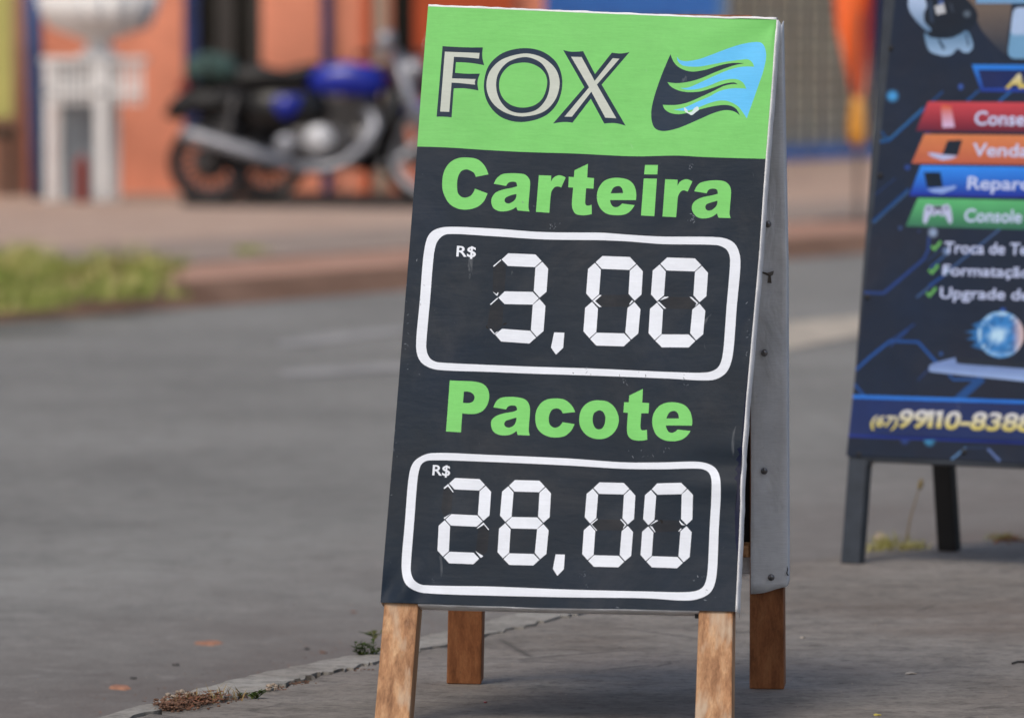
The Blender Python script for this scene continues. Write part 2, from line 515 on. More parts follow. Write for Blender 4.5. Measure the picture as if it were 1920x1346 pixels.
strip('dirt_verge', 0.16, 1.35, ROADZ - 0.1, -0.02, M['dirt'])
strip('paved_path', 1.35, 3.2, ROADZ - 0.1, -0.008, M['path'])
strip('forecourt', 3.2, 60.0, ROADZ - 0.1, -0.012, M['forecourt'])
M['bike_shade'] = ground_mat('painted shade under bikes', (0.075, 0.068, 0.062), (0.13, 0.12, 0.11))
struct('bike_shade', slab([G(340, 384, 0), G(1000, 392, 0), G(1000, 352, 0), G(345, 362, 0)], -0.1, -0.004), M['bike_shade'])  # dark slab in the forecourt paints the shade under the parked bikes
M['sand'] = ground_mat('pale sand', (0.42, 0.36, 0.30), (0.58, 0.50, 0.42))
struct('gutter_sand', poly_sheet([G(x, y, ROADZ + .004) for x, y in ((-200, 632), (0, 606), (120, 597), (260, 585), (330, 574), (330, 566), (180, 578), (0, 590), (-200, 612))], ROADZ + .006), M['sand'])
# worn paint on the road
def mat_paint():
    m = NM('worn road paint', 0.8, spec=0.3)
    n = m.noise(7.0, 7, 0.7)
    m.col(m.ramp(n, [(0.35, (0.28, 0.25, 0.21)), (0.55, (0.48, 0.42, 0.34)), (0.7, (0.62, 0.55, 0.45))]))
    return m.m
M['paint'] = mat_paint()
def mat_paint2():
    m = NM('faded road paint', 0.8, spec=0.3)
    n = m.noise(5.0, 7, 0.7)
    m.col(m.ramp(n, [(0.4, (0.22, 0.215, 0.208)), (0.66, (0.38, 0.37, 0.355))]))
    return m.m
M['paint2'] = mat_paint2()
def marking(px, mat, z=ROADZ + 0.004):
    bm = poly_sheet([G(x, y, z) for x, y in px], z)
    return struct('road_marking', bm, mat)
marking([(1380, 612), (1475, 604), (1560, 596), (1660, 588), (1760, 580), (1760, 610), (1660, 620), (1615, 628), (1550, 640), (1475, 655), (1380, 668)], M['paint'])
marking([(518, 640), (600, 628), (700, 617), (800, 608), (800, 618), (700, 630), (600, 643), (525, 650)], M['paint2'])
marking([(525, 693), (600, 690), (700, 683), (800, 676), (800, 690), (700, 697), (600, 703), (530, 706)], M['paint2'])

# ------------------------------------------------------------------ traced outlines
def smooth(pts, seg=6):
    """closed outline; a point is (x, y) on a curve or (x, y, 1) at a corner"""
    n = len(pts)
    P = [np.array(p[:2], float) for p in pts]
    K = [len(p) > 2 for p in pts]
    out = []
    for i in range(n):
        a, b = P[i], P[(i + 1) % n]
        out.append(a)
        if K[i] and K[(i + 1) % n]: continue
        ta = (b - a) if K[i] else (b - P[i - 1]) / 2
        tb = (b - a) if K[(i + 1) % n] else (P[(i + 2) % n] - a) / 2
        L = np.linalg.norm(b - a)
        for t_ in (ta, tb):
            l_ = np.linalg.norm(t_)
            if l_ > L * 1.0: t_ *= L / l_
        if K[i]: ta = (b - a) * 1.5 - tb * 0.5
        if K[(i + 1) % n]: tb = (b - a) * 1.5 - ta * 0.5
        for s in range(1, seg):
            t = s / seg
            h = ((2 * t**3 - 3 * t**2 + 1) * a + (t**3 - 2 * t**2 + t) * ta + (-2 * t**3 + 3 * t**2) * b + (t**3 - t**2) * tb)
            out.append(h)
    return np.array(out)
def crop(ox, oy, s):
    def f(pts): return [((p[0] / s + ox), (p[1] / s + oy)) + tuple(p[2:]) for p in pts]
    return f
def corner(pts): return [tuple(p[:2]) + (1,) for p in pts]
def inside(poly, X, Y):
    r = np.zeros(len(X), bool)
    x, y = poly[:, 0], poly[:, 1]
    x2, y2 = np.roll(x, -1), np.roll(y, -1)
    for a, b, c, d in zip(x, y, x2, y2):
        if b == d: continue
        m = ((b > Y) != (d > Y))
        r ^= m & (X < (c - a) * (Y - b) / (d - b) + a)
    return r
def polyline(pts, w_):
    pts = [np.array(p, float) for p in pts]
    L, R = [], []
    for i, p in enumerate(pts):
        d = pts[min(i + 1, len(pts) - 1)] - pts[max(i - 1, 0)]
        d = d / np.linalg.norm(d)
        n = np.array([-d[1], d[0]]) * w_ / 2
        L.append(tuple(p + n) + (1,))
        R.append(tuple(p - n) + (1,))
    return L + R[::-1]
def circle(cx, cy, r, n=20): return [(cx + r * math.cos(2 * math.pi * k / n), cy + r * math.sin(2 * math.pi * k / n), 1) for k in range(n)]
import mathutils.noise as mn
_tc = bpy.data.curves.new('lettering_source', 'FONT')
_to = bpy.data.objects.new('lettering_source', _tc)
C.objects.link(_to)
def text_loops(s, p0, p1, cap, bold=0.03, shear=0.0, squeeze=None):
    """outlines of a line of writing: starts at p0, baseline towards p1 (both px), cap height in px; returns loops in px"""
    _tc.body = s
    bpy.context.view_layer.update()
    cu = _to.to_curve(bpy.context.evaluated_depsgraph_get(), apply_modifiers=False)
    loops = []
    for sp in cu.splines:
        bp = sp.bezier_points
        q = []
        for i in range(len(bp)):
            a, b = bp[i], bp[(i + 1) % len(bp)]
            A, B, C_, D = a.co, a.handle_right, b.handle_left, b.co
            st = (B - A).length < 1e-4 or ((B - A).normalized().cross((D - A).normalized()).length < 1e-2 and (C_ - D).length < 1e-4 or (B - A).normalized().cross((D - A).normalized()).length < 1e-3 and (C_ - D).normalized().cross((D - A).normalized()).length < 1e-3)
            k = 1 if st else 4
            for j in range(k):
                t = j / k
                v = A * (1 - t)**3 + B * 3 * t * (1 - t)**2 + C_ * 3 * t * t * (1 - t) + D * t**3
                q.append((v.x, v.y))
        q = [p for i, p in enumerate(q) if i == 0 or (abs(p[0] - q[i - 1][0]) + abs(p[1] - q[i - 1][1])) > 1e-5]
        if len(q) > 3: loops.append(np.array(q))
    _to.to_curve_clear()
    # embolden by moving each outline point outwards
    if not loops: return []
    big = max(loops, key=lambda l: abs(np.sum(l[:, 0] * np.roll(l[:, 1], -1) - np.roll(l[:, 0], -1) * l[:, 1])))
    sgn = 1.0 if np.sum(big[:, 0] * np.roll(big[:, 1], -1) - np.roll(big[:, 0], -1) * big[:, 1]) > 0 else -1.0
    res = []
    for l in loops:
        d1_ = l - np.roll(l, 1, 0)
        d2_ = np.roll(l, -1, 0) - l
        d1_ /= np.linalg.norm(d1_, axis=1)[:, None] + 1e-9
        d2_ /= np.linalg.norm(d2_, axis=1)[:, None] + 1e-9
        n1 = np.stack([d1_[:, 1], -d1_[:, 0]], 1)
        n2 = np.stack([d2_[:, 1], -d2_[:, 0]], 1)
        m_ = n1 + n2
        m_ /= np.linalg.norm(m_, axis=1)[:, None] + 1e-9
        c_ = np.clip(np.sum(m_ * n1, 1), 0.5, 1)[:, None]
        res.append(l + sgn * m_ * bold / c_)
    allp = np.concatenate(res)
    x0, x1 = allp[:, 0].min(), allp[:, 0].max()
    H = 0.73 + 0 * bold
    k = cap / H
    u = np.array(p1, float) - np.array(p0, float)
    Lp = np.linalg.norm(u)
    u /= Lp
    kx = Lp / (x1 - x0) if squeeze is None else k * squeeze
    v = np.array([-0.075, 1.0]) * -1.0          # up, along the sign's leaning edge
    v = np.array([0.075, -1.0])
    out = []
    for l in res:
        xs = (l[:, 0] - x0) * kx + shear * l[:, 1] * k
        out.append(np.array(p0)[None, :] + u[None, :] * xs[:, None] + v[None, :] * (l[:, 1] * k)[:, None])
    return out

def build_print(layers, base, to_local, disp, mat, parent, grid, normal_of):
    """one gapless sheet cut along every printed outline; layers: (part name, loops, colour or f(x, y), label)"""
    polys = [('base', [base], None, None)] + layers
    verts, edges = [], []
    for nm, loops, c, lb in polys:
        for l in loops:
            o = len(verts)
            n = len(l)
            verts += [Vector((float(p[0]), float(p[1]))) for p in l]
            edges += [(o + i, o + (i + 1) % n) for i in range(n)]
    gx, gy = grid
    bx0, by0 = base.min(0)
    bx1, by1 = base.max(0)
    Xs, Ys = np.meshgrid(np.arange(bx0 + gx / 2, bx1, gx), np.arange(by0 + gy / 2, by1, gy))
    Xs, Ys = Xs.ravel() + 0.013, Ys.ravel() + 0.017
    k = inside(base, Xs, Ys)
    verts += [Vector((float(a), float(b))) for a, b in zip(Xs[k], Ys[k])]
    V, E_, Fc, *_ = delaunay_2d_cdt(verts, edges, [], 0, 1e-4)
    V = np.array([(v.x, v.y) for v in V])
    T = np.array([f for f in Fc if len(f) == 3])
    cx, cy = V[T].mean(1).T
    lay = np.full(len(T), -1)
    lay[inside(base, cx, cy)] = 0
    for i, (nm, loops, c, lb) in enumerate(layers):
        mk = np.zeros(len(T), bool)
        for l in loops:
            x0_, y0_ = l.min(0)
            x1_, y1_ = l.max(0)
            s = np.where((cx >= x0_) & (cx <= x1_) & (cy >= y0_) & (cy <= y1_))[0]
            mk[s] ^= inside(l, cx[s], cy[s])
        lay[mk & (lay >= 0)] = i + 1
    P3 = [to_local(x, y) for x, y in V]
    N3 = [normal_of(x, y) for x, y in V]
    groups = {}
    for i in range(len(layers) + 1):
        nm = 'banner' if i == 0 else layers[i - 1][0]
        groups.setdefault(nm if isinstance(nm, tuple) else (nm, 0), []).append(i)
    obs = []
    for key, ids in groups.items():
        nm = key[0]
        sel = np.isin(lay, ids)
        tt, ll = T[sel], lay[sel]
        if not len(tt): continue
        used, inv = np.unique(tt.ravel(), return_inverse=True)
        tt = inv.reshape(-1, 3)
        me = bpy.data.meshes.new(nm)
        me.from_pydata([P3[u] for u in used], [], tt.tolist())
        # face the viewer
        fl = [p.index for p in me.polygons if p.normal.dot(N3[used[p.vertices[0]]]) < 0]
        if fl:
            fs = set(fl)
            tt2 = [t[::-1].tolist() if i in fs else t.tolist() for i, t in enumerate(tt)]
            me.clear_geometry()
            me.from_pydata([P3[u] for u in used], [], tt2)
        ca = me.color_attributes.new('print', 'FLOAT_COLOR', 'CORNER')
        data = np.ones((len(me.loops), 4), np.float32)
        for p in me.polygons:
            i = ll[p.index]
            c = BASECOL[parent.name] if i == 0 else layers[i - 1][2]
            for li in p.loop_indices:
                if callable(c):
                    u = used[me.loops[li].vertex_index]
                    data[li, :3] = c(V[u][0], V[u][1])
                else:
                    data[li, :3] = c
        ca.data.foreach_set('color', data.ravel())
        me.polygons.foreach_set('use_smooth', [True] * len(me.polygons))
        me.normals_split_custom_set_from_vertices([N3[u] for u in used])
        me.materials.append(mat)
        o = bpy.data.objects.new(nm, me)
        C.objects.link(o)
        o.parent = parent
        if nm == 'scuff': o['kind'] = 'stuff'
        if ids[-1] > 0 and layers[ids[-1] - 1][3]: o['label'] = layers[ids[-1] - 1][3]
        obs.append(o)
    return obs
BASECOL = {}

# ------------------------------------------------------------------ the price sign
class AFrame:
    """pose of an A-shaped sign: local x along its width, front face leaning back from y=-a at the ground to y=0 at height H"""
    def __init__(s, name, X, Y, yaw, roll, H, a, label, cat):
        s.H, s.a = H, a
        s.root = empty(name, (X, Y, 0))
        s.root.rotation_mode = 'XYZ'
        s.R = Matrix.Rotation(yaw, 3, 'Z') @ Matrix.Rotation(roll, 3, 'Y')
        s.root.rotation_euler = s.R.to_euler('XYZ')
        s.O = Vector((X, Y, 0))
        s.up = Vector((0, a, H)).normalized()
        s.nf = Vector((0, -H, a)).normalized()      # front face normal, towards the viewer
        tag(s.root, label, cat)
    def w(s, l): return s.R @ Vector(l) + s.O
    def l(s, wv): return s.R.transposed() @ (wv - s.O)
    def front(s, px, py, off=0.0):
        """pixel -> local point on the front plane, moved out by off"""
        p = on_plane(px, py, s.w(Vector((0, 0, s.H)) + s.nf * off), s.R @ s.nf)
        return s.l(p)
    def rear(s, px, py, y_top=0.05, off=0.0):
        n = Vector((0, -s.H, -(s.a - y_top))).normalized()
        p = on_plane(px, py, s.w(Vector((0, y_top, s.H)) + n * off), s.R @ n)
        return s.l(p), n
sg = AFrame('price_sign', 0.1247, 11.179, -0.1595, 0.0265, 1.2102, 0.3745,
            'wooden A-frame price board with a green and charcoal printed banner and white digits', 'sign')
K2 = crop(770, 0, 2.704)
K3 = crop(760, 290, 3.0)
K4 = crop(700, 690, 2.743)
c1 = crop(820, 290, 6.857)
c2 = crop(1100, 290, 6.857)
p3 = crop(820, 700, 8.0)
p4 = crop(1060, 710, 7.68)
d5 = crop(840, 450, 5.854)
d6 = crop(1060, 450, 5.854)
d7 = crop(800, 860, 5.852)
d8 = crop(1070, 880, 6.408)
lg = crop(1200, 60, 6.118)
fx = crop(800, 70, 4.8)
GREEN = alb(154, 223, 144)
GREEN2 = alb(157, 227, 146)
DARK = (0.0125, 0.0215, 0.0345)
WHITE = alb(243, 248, 255, 0.88)
NAVY = (0.014, 0.030, 0.056)
CREAM = alb(216, 222, 214)
SKY = alb(132, 214, 255)
FILM = (0.0150, 0.0190, 0.0260)
BLACKC = (0.008, 0.008, 0.009)
base1 = np.array([(803.5, 14), (1000, 22), (1250, 32), (1456, 38), (1448, 149), (1436, 297), (1424, 470), (1409, 640), (1400, 740), (1392, 850), (1390, 890), (1386, 1000), (1379, 1147), (1200, 1143), (1000, 1140), (714, 1130), (735, 880), (757, 610), (770, 450), (783, 278), (792, 150)], float)
def cut(pts, **k): return [smooth(pts, **k)]
L1 = []
# the green upper field, its lower edge a little wavy
gb = K2([(35, 748), (200, 753), (400, 765), (600, 775), (850, 782), (1000, 790), (1150, 797), (1350, 795), (1500, 803), (1830, 810)])
top = [(1500, 300, 1), (1500, -20, 1), (700, -20, 1), (700, 276, 1)]
gpoly = np.array([(760, 276.6)] + [p[:2] for p in gb[:0]] + [])
gs = smooth([(700, 276, 1)] + gb + [(1520, 301, 1), (1520, -20, 1), (700, -20, 1)], 5)
gs_c = gs.copy()
L1.append(('banner', [gs_c], GREEN, None))
F_o = [(147, 90, 1), (330, 101), (510, 102, 1), (505, 185), (522, 262, 1), (400, 242), (268, 235, 1), (260, 330, 1), (370, 338), (484, 336, 1), (462, 410), (470, 488, 1), (350, 470), (248, 470, 1), (228, 730, 1), (160, 724), (93, 724, 1)]
F_i = [(168, 140, 1), (480, 152, 1), (475, 203, 1), (360, 192), (250, 187, 1), (232, 380, 1), (445, 386, 1), (437, 410), (440, 436, 1), (300, 422), (228, 418, 1), (207, 680, 1), (125, 677, 1)]
O_o = [(880, 107), (1050, 140), (1180, 250), (1225, 420), (1180, 600), (1060, 720), (860, 770), (680, 730), (560, 610), (518, 450), (560, 270), (690, 150)]
O_h = [(890, 237), (1000, 270), (1070, 340), (1087, 430), (1050, 550), (970, 620), (855, 640), (750, 610), (680, 540), (655, 440), (680, 340), (760, 260)]
O_w = [(880, 155), (1040, 190), (1160, 290), (1200, 420), (1160, 570), (1050, 680), (860, 720), (700, 680), (590, 590), (542, 460), (570, 320), (680, 210)]
O_v = [(890, 187), (1020, 230), (1090, 320), (1112, 430), (1080, 560), (990, 660), (855, 690), (740, 660), (660, 570), (628, 450), (650, 330), (740, 230)]
X_o = [(1232, 125, 1), (1310, 140), (1412, 135, 1), (1518, 340, 1), (1670, 148, 1), (1750, 155), (1830, 142, 1), (1578, 435, 1), (1793, 803, 1), (1700, 780), (1600, 783, 1), (1480, 562, 1), (1315, 776, 1), (1240, 770), (1140, 783, 1), (1422, 458, 1)]
X_i = [(1303, 185, 1), (1398, 188, 1), (1515, 402, 1), (1678, 198, 1), (1738, 203, 1), (1535, 435, 1), (1708, 735, 1), (1610, 730, 1), (1485, 498, 1), (1310, 722, 1), (1243, 722, 1), (1465, 460, 1)]
for k, (a, b) in enumerate((([F_o], [F_i]), ([O_o, O_h], [O_w, O_v]), ([X_o], [X_i]))):
    key = ('letter', 'fox%d' % k)
    lb = ['cream letter F outlined in navy', 'round cream letter O outlined in navy', 'cream letter X outlined in navy'][k]
    L1.append((key, [smooth(fx(q)) for q in a], NAVY, lb))
    L1.append((key, [smooth(fx(q)) for q in b], CREAM, lb))
nav = [(353, 268, 1), (400, 370), (480, 435), (600, 467), (760, 445), (900, 400), (1050, 368), (1200, 370, 1), (1080, 395), (900, 460), (700, 545), (560, 585), (430, 600), (320, 588, 1), (360, 640), (450, 685), (560, 703), (700, 695), (850, 650), (980, 605), (1080, 592), (1125, 615, 1), (1060, 612), (960, 635), (850, 690), (700, 760), (560, 820), (440, 848), (350, 852), (265, 847, 1), (290, 900), (350, 940), (450, 957), (600, 930), (740, 890), (900, 857), (1020, 855), (1100, 890), (1150, 970, 1), (1080, 925), (980, 912), (850, 945), (700, 1010), (540, 1080), (400, 1130), (270, 1150), (180, 1120), (140, 1040), (133, 920), (160, 780), (210, 620), (270, 460)]
lbl = [(430, 295, 1), (460, 335), (540, 348), (680, 325), (820, 275), (1000, 205), (1150, 155), (1280, 128), (1380, 128), (1430, 180), (1450, 290), (1420, 450), (1370, 600), (1300, 800), (1228, 1003, 1), (1180, 930), (1120, 860), (1020, 810), (920, 800), (800, 830), (700, 870), (600, 905), (520, 918), (390, 905, 1), (520, 878), (650, 820), (800, 755), (900, 700), (1000, 670), (1110, 658), (1223, 665, 1), (1190, 600), (1130, 560), (1050, 552), (930, 575), (780, 635), (650, 670), (540, 675), (470, 655, 1), (560, 650), (700, 590), (850, 520), (1000, 455), (1120, 420), (1220, 408), (1312, 412, 1), (1290, 360), (1240, 325), (1150, 330), (1000, 350), (850, 380), (700, 408), (580, 410), (490, 395), (440, 350)]
L1.append(('emblem', cut(lg(nav)), NAVY, 'flag-like emblem of navy and sky-blue waves'))
L1.append(('emblem', cut(lg(lbl)), SKY, 'flag-like emblem of navy and sky-blue waves'))
SC = alb(225, 240, 240)
L1.append(('emblem', cut(lg([(512, 880), (545, 905), (560, 935), (600, 925), (625, 890), (665, 870), (680, 905), (645, 935), (600, 968), (560, 950), (520, 925)])), SC, 'flag-like emblem of navy and sky-blue waves'))
# words
cC = [(660, 262, 1), (498, 295, 1), (470, 240), (385, 200), (310, 225), (270, 300), (258, 400), (268, 500), (310, 550), (365, 563), (430, 540), (470, 490), (488, 447, 1), (648, 507, 1), (600, 610), (520, 680), (400, 715), (270, 705), (160, 640), (90, 520), (68, 400), (85, 250), (150, 130), (260, 60), (390, 47), (520, 70), (610, 150)]
ca = [(730, 383, 1), (887, 410, 1), (920, 368), (970, 355), (1015, 365), (1030, 415, 1), (960, 435), (840, 460), (750, 500), (703, 570), (700, 640), (730, 700), (800, 735), (880, 735), (960, 715), (1018, 680, 1), (1035, 725, 1), (1188, 738, 1), (1175, 690), (1178, 600), (1195, 400), (1185, 320), (1130, 265), (1050, 250), (940, 247), (840, 260), (770, 310)]
ca_h = [(1020, 512, 1), (950, 530), (885, 560), (867, 595), (885, 628), (930, 635), (990, 600), (1015, 560)]
cr = [(1308, 272, 1), (1467, 277, 1), (1463, 355, 1), (1500, 300), (1560, 272), (1610, 280), (1652, 300, 1), (1595, 427, 1), (1550, 415), (1510, 425), (1470, 480), (1455, 580), (1442, 753, 1), (1270, 742, 1)]
ct = [(1765, 207, 1), (1938, 125, 1), (1928, 300, 1), (2017, 308, 1), (2008, 442, 1), (1915, 437, 1), (1902, 620), (1915, 655), (1950, 660), (1985, 648, 1), (1987, 768, 1), (1930, 780), (1860, 783), (1780, 765), (1740, 700), (1732, 620), (1748, 428, 1), (1685, 425, 1), (1692, 290, 1), (1757, 295, 1)]
ce = [(637, 595, 1), (303, 590, 1), (315, 640), (350, 678), (400, 680), (440, 655), (457, 637, 1), (620, 660, 1), (570, 730), (500, 775), (390, 787), (260, 765), (175, 690), (133, 570), (150, 450), (220, 350), (320, 310), (430, 307), (540, 335), (610, 400), (640, 500)]
ce_h = [(310, 505, 1), (472, 503, 1), (460, 450), (430, 415), (395, 412), (345, 435)]
ci1 = [(755, 145, 1), (922, 147, 1), (913, 268, 1), (743, 265, 1)]
ci2 = [(738, 318, 1), (908, 323, 1), (875, 803, 1), (703, 793, 1)]
cr2 = [(1015, 330, 1), (1175, 338, 1), (1172, 415, 1), (1210, 360), (1270, 333), (1320, 338), (1365, 358, 1), (1303, 490, 1), (1255, 473), (1215, 490), (1180, 550), (1170, 650), (1155, 817, 1), (980, 808, 1)]
ca2 = [(1390, 485, 1), (1547, 510, 1), (1580, 460), (1640, 450), (1680, 465), (1690, 515, 1), (1620, 535), (1500, 560), (1410, 600), (1362, 660), (1365, 740), (1420, 810), (1500, 832), (1600, 815), (1680, 765, 1), (1697, 820, 1), (1853, 825, 1), (1840, 770), (1845, 690), (1860, 490), (1840, 410), (1780, 358), (1680, 343), (1560, 352), (1460, 380), (1415, 430)]
ca2_h = [(1685, 603, 1), (1600, 628), (1545, 650), (1530, 690), (1550, 725), (1600, 728), (1655, 690), (1680, 650)]
for k, (f_, ls) in enumerate(((c1, [cC]), (c1, [ca, ca_h]), (c1, [cr]), (c1, [ct]), (c2, [ce, ce_h]), (c2, [ci1, ci2]), (c2, [cr2]), (c2, [ca2, ca2_h]))):
    L1.append((('letter', 'car%d' % k), [smooth(f_(q)) for q in ls], GREEN2, 'green letter %s of the upper word' % 'Carteira'[k]))
pP = [(193, 115, 1), (400, 123), (560, 130), (690, 165), (760, 240), (782, 350), (755, 470), (690, 560), (600, 605), (500, 615), (378, 605, 1), (358, 888, 1), (135, 877, 1)]
pP_h = [(403, 280, 1), (490, 285), (545, 320), (563, 370), (540, 425), (480, 450), (390, 448, 1)]
pa_ = [(843, 512, 1), (1033, 543, 1), (1065, 500), (1120, 483), (1180, 495), (1200, 550, 1), (1150, 575), (1000, 602), (890, 640), (820, 700), (808, 780), (840, 870), (920, 920), (1020, 932), (1110, 915), (1190, 865, 1), (1207, 925, 1), (1388, 935, 1), (1375, 870), (1375, 800), (1393, 560), (1375, 460), (1320, 395), (1220, 365), (1080, 355), (960, 370), (890, 420)]
pa_h = [(1190, 665, 1), (1100, 690), (1030, 715), (1005, 760), (1025, 800), (1080, 815), (1145, 785), (1180, 730)]
pc = p3([(1885, 607, 1), (1860, 560), (1800, 532), (1730, 550), (1690, 610), (1675, 690), (1690, 770), (1740, 815), (1790, 820), (1840, 795), (1885, 740, 1)]) + p4([(138, 662, 1), (90, 755), (10, 825)]) + p3([(1860, 962), (1780, 968), (1680, 955), (1580, 910), (1500, 820), (1473, 690), (1490, 560), (1560, 450), (1660, 395), (1790, 383), (1900, 398)]) + p4([(60, 355), (115, 420), (147, 490, 1)])
po = [(490, 322), (620, 345), (720, 430), (775, 570), (760, 690), (700, 790), (600, 860), (480, 878), (360, 850), (270, 780), (215, 680), (208, 560), (240, 450), (310, 370), (400, 330)]
po_h = [(497, 465), (550, 490), (582, 560), (575, 650), (540, 720), (487, 740), (435, 715), (405, 650), (400, 570), (425, 500)]
pt = [(928, 253, 1), (1123, 158, 1), (1113, 355, 1), (1213, 362, 1), (1203, 508, 1), (1100, 507, 1), (1087, 700), (1100, 745), (1135, 752), (1180, 745, 1), (1186, 885, 1), (1130, 897), (1050, 900), (960, 880), (905, 820), (893, 720), (908, 502, 1), (842, 495, 1), (852, 350, 1), (920, 350, 1)]
pe = [(1828, 685, 1), (1452, 683, 1), (1470, 740), (1500, 780), (1545, 788), (1590, 770), (1622, 742, 1), (1808, 762, 1), (1750, 840), (1670, 890), (1550, 910), (1420, 890), (1310, 810), (1258, 660), (1275, 520), (1350, 410), (1460, 357), (1590, 352), (1720, 390), (1800, 480), (1832, 600)]
pe_h = [(1460, 583, 1), (1640, 583, 1), (1630, 520), (1595, 480), (1555, 475), (1500, 500)]
for k, ls in enumerate(([p3(pP), p3(pP_h)], [p3(pa_), p3(pa_h)], [pc], [p4(po), p4(po_h)], [p4(pt)], [p4(pe), p4(pe_h)])):
    L1.append((('letter', 'pac%d' % k), [smooth(q) for q in ls], GREEN2, 'green letter %s of the lower word' % 'Pacote'[k]))
# rounded white borders
b1o = [(85, 820), (107, 560), (140, 450), (230, 412), (500, 420), (750, 437), (1000, 440), (1110, 442), (1300, 458), (1450, 466), (1770, 469), (1855, 505), (1886, 600), (1865, 860), (1843, 1130), (1805, 1230), (1720, 1272), (1450, 1262), (1000, 1245), (500, 1225), (180, 1213), (90, 1170), (63, 1080)]
b1i = [(142, 820), (163, 570), (185, 490), (240, 452), (500, 463), (750, 478), (1000, 482), (1100, 484), (1250, 492), (1450, 508), (1750, 512), (1810, 540), (1828, 600), (1808, 860), (1788, 1120), (1760, 1200), (1690, 1229), (1450, 1225), (1000, 1205), (600, 1190), (190, 1172), (138, 1145), (120, 1080)]
b2o = [(165, 800), (185, 560), (215, 480), (300, 440), (600, 447), (1000, 467), (1280, 487), (1480, 488), (1680, 484), (1760, 515), (1788, 595), (1777, 830), (1765, 1070), (1730, 1158), (1630, 1195), (1400, 1185), (1000, 1180), (600, 1172), (260, 1157), (175, 1120), (148, 1030)]
b2i = [(212, 800), (230, 570), (248, 500), (290, 477), (600, 483), (1000, 503), (1280, 520), (1480, 523), (1680, 519), (1727, 540), (1742, 595), (1730, 830), (1718, 1060), (1692, 1130), (1620, 1152), (1400, 1150), (1000, 1140), (600, 1125), (260, 1117), (212, 1092), (195, 1035)]
L1.append((('price_border', 1), [smooth(K3(b1o)), smooth(K3(b1i))], WHITE, 'upper rounded white price border'))
L1.append((('price_border', 2), [smooth(K4(b2o)), smooth(K4(b2i))], WHITE, 'lower rounded white price border'))
for k, (p0, p1, cap) in enumerate(((d5([(95, 187)])[0][:2], d5([(308, 196)])[0][:2], 20.3), (d7([(65, 183)])[0][:2], d7([(258, 190)])[0][:2], 19.8))):
    L1.append((('currency_mark', k), text_loops('R$', p0, p1, cap, 0.018), WHITE, ['small white currency mark above the upper price', 'small white currency mark above the lower price'][k]))
# seven-segment digits: six nodes each (top, middle, bottom; left and right)
def seg(a, b, ht):
    a, b = np.array(a[:2], float), np.array(b[:2], float)
    L = np.linalg.norm(b - a)
    u = (b - a) / L
    n = np.array([-u[1], u[0]])
    g = 1.3
    s_ = ht * 1.07 + g * 0.4
    return np.array([a + u * g, a + u * s_ + n * ht, b - u * s_ + n * ht, b - u * g, b - u * s_ - n * ht, a + u * s_ - n * ht])
digs = [
    ('3', d5([(585, 220), (1037, 236), (548, 640), (1008, 645), (514, 1045), (976, 1076)])),
    ('0', d6([(328, 249), (788, 270), (297, 677), (765, 683), (268, 1094), (727, 1109)])),
    ('0', d6([(1040, 270), (1502, 283), (1010, 690), (1475, 697), (984, 1115), (1437, 1115)])),
    ('2', d7([(242, 274), (650, 290), (204, 674), (626, 692), (182, 1084), (588, 1100)])),
    ('8', d7([(898, 296), (1308, 309), (866, 703), (1285, 712), (840, 1103), (1247, 1113)])),
    ('0', d8([(270, 227), (717, 238), (235, 660), (690, 673), (205, 1100), (655, 1112)])),
    ('0', d8([(970, 243), (1407, 232), (935, 680), (1393, 673), (905, 1110), (1358, 1122)]))]
on = {'3': 'tUmLb', '0': 'tuUlLb', '2': 'tUmlb', '8': 'tuUmlLb'}
ends = {'t': (0, 1), 'u': (0, 2), 'U': (1, 3), 'm': (2, 3), 'l': (2, 4), 'L': (3, 5), 'b': (4, 5)}
names = ['white segment digit 3 of the upper price', 'first white zero of the upper price', 'second white zero of the upper price', 'white segment digit 2 of the lower price', 'white segment digit 8 of the lower price', 'first white zero of the lower price', 'second white zero of the lower price']
slivers = {
    0: d5, 1: d6, 2: d6, 3: d7, 5: d8, 6: d8}
sl_pts = {
    0: [[(498, 295), (583, 222), (586, 233), (508, 303)], [(495, 573), (538, 603), (553, 580), (558, 590), (545, 622), (532, 614)], [(466, 712), (547, 640), (553, 650), (474, 721)], [(460, 985), (478, 985), (514, 1032), (545, 1010), (549, 1018), (512, 1044)]],
    1: [[(303, 675), (378, 612), (402, 614), (330, 678), (402, 742), (375, 744)], [(735, 670), (752, 682), (706, 722), (710, 706)]],
    2: [[(1043, 672), (1090, 632), (1140, 630), (1120, 645)], [(1013, 690), (1030, 683), (1110, 760), (1088, 762)], [(1366, 632), (1392, 634), (1462, 700), (1425, 735), (1443, 702)]],
    3: [[(188, 325), (240, 280), (300, 370), (290, 372), (237, 305), (200, 335)], [(192, 655), (270, 610), (203, 668)], [(555, 768), (628, 705), (688, 780), (682, 790), (635, 728), (565, 770)], [(540, 1018), (625, 1070), (598, 1092)]],
    5: [[(243, 655), (322, 595), (330, 602), (256, 662), (320, 735), (312, 741)], [(597, 605), (612, 602), (674, 668), (637, 712), (630, 706), (655, 670)]],
    6: [[(950, 675), (1030, 612), (1055, 618), (1000, 650)], [(950, 682), (985, 690), (1022, 755), (1012, 755)], [(1305, 610), (1350, 655), (1378, 668), (1335, 670), (1310, 635)], [(1295, 743), (1325, 708), (1335, 714), (1303, 748)]]}
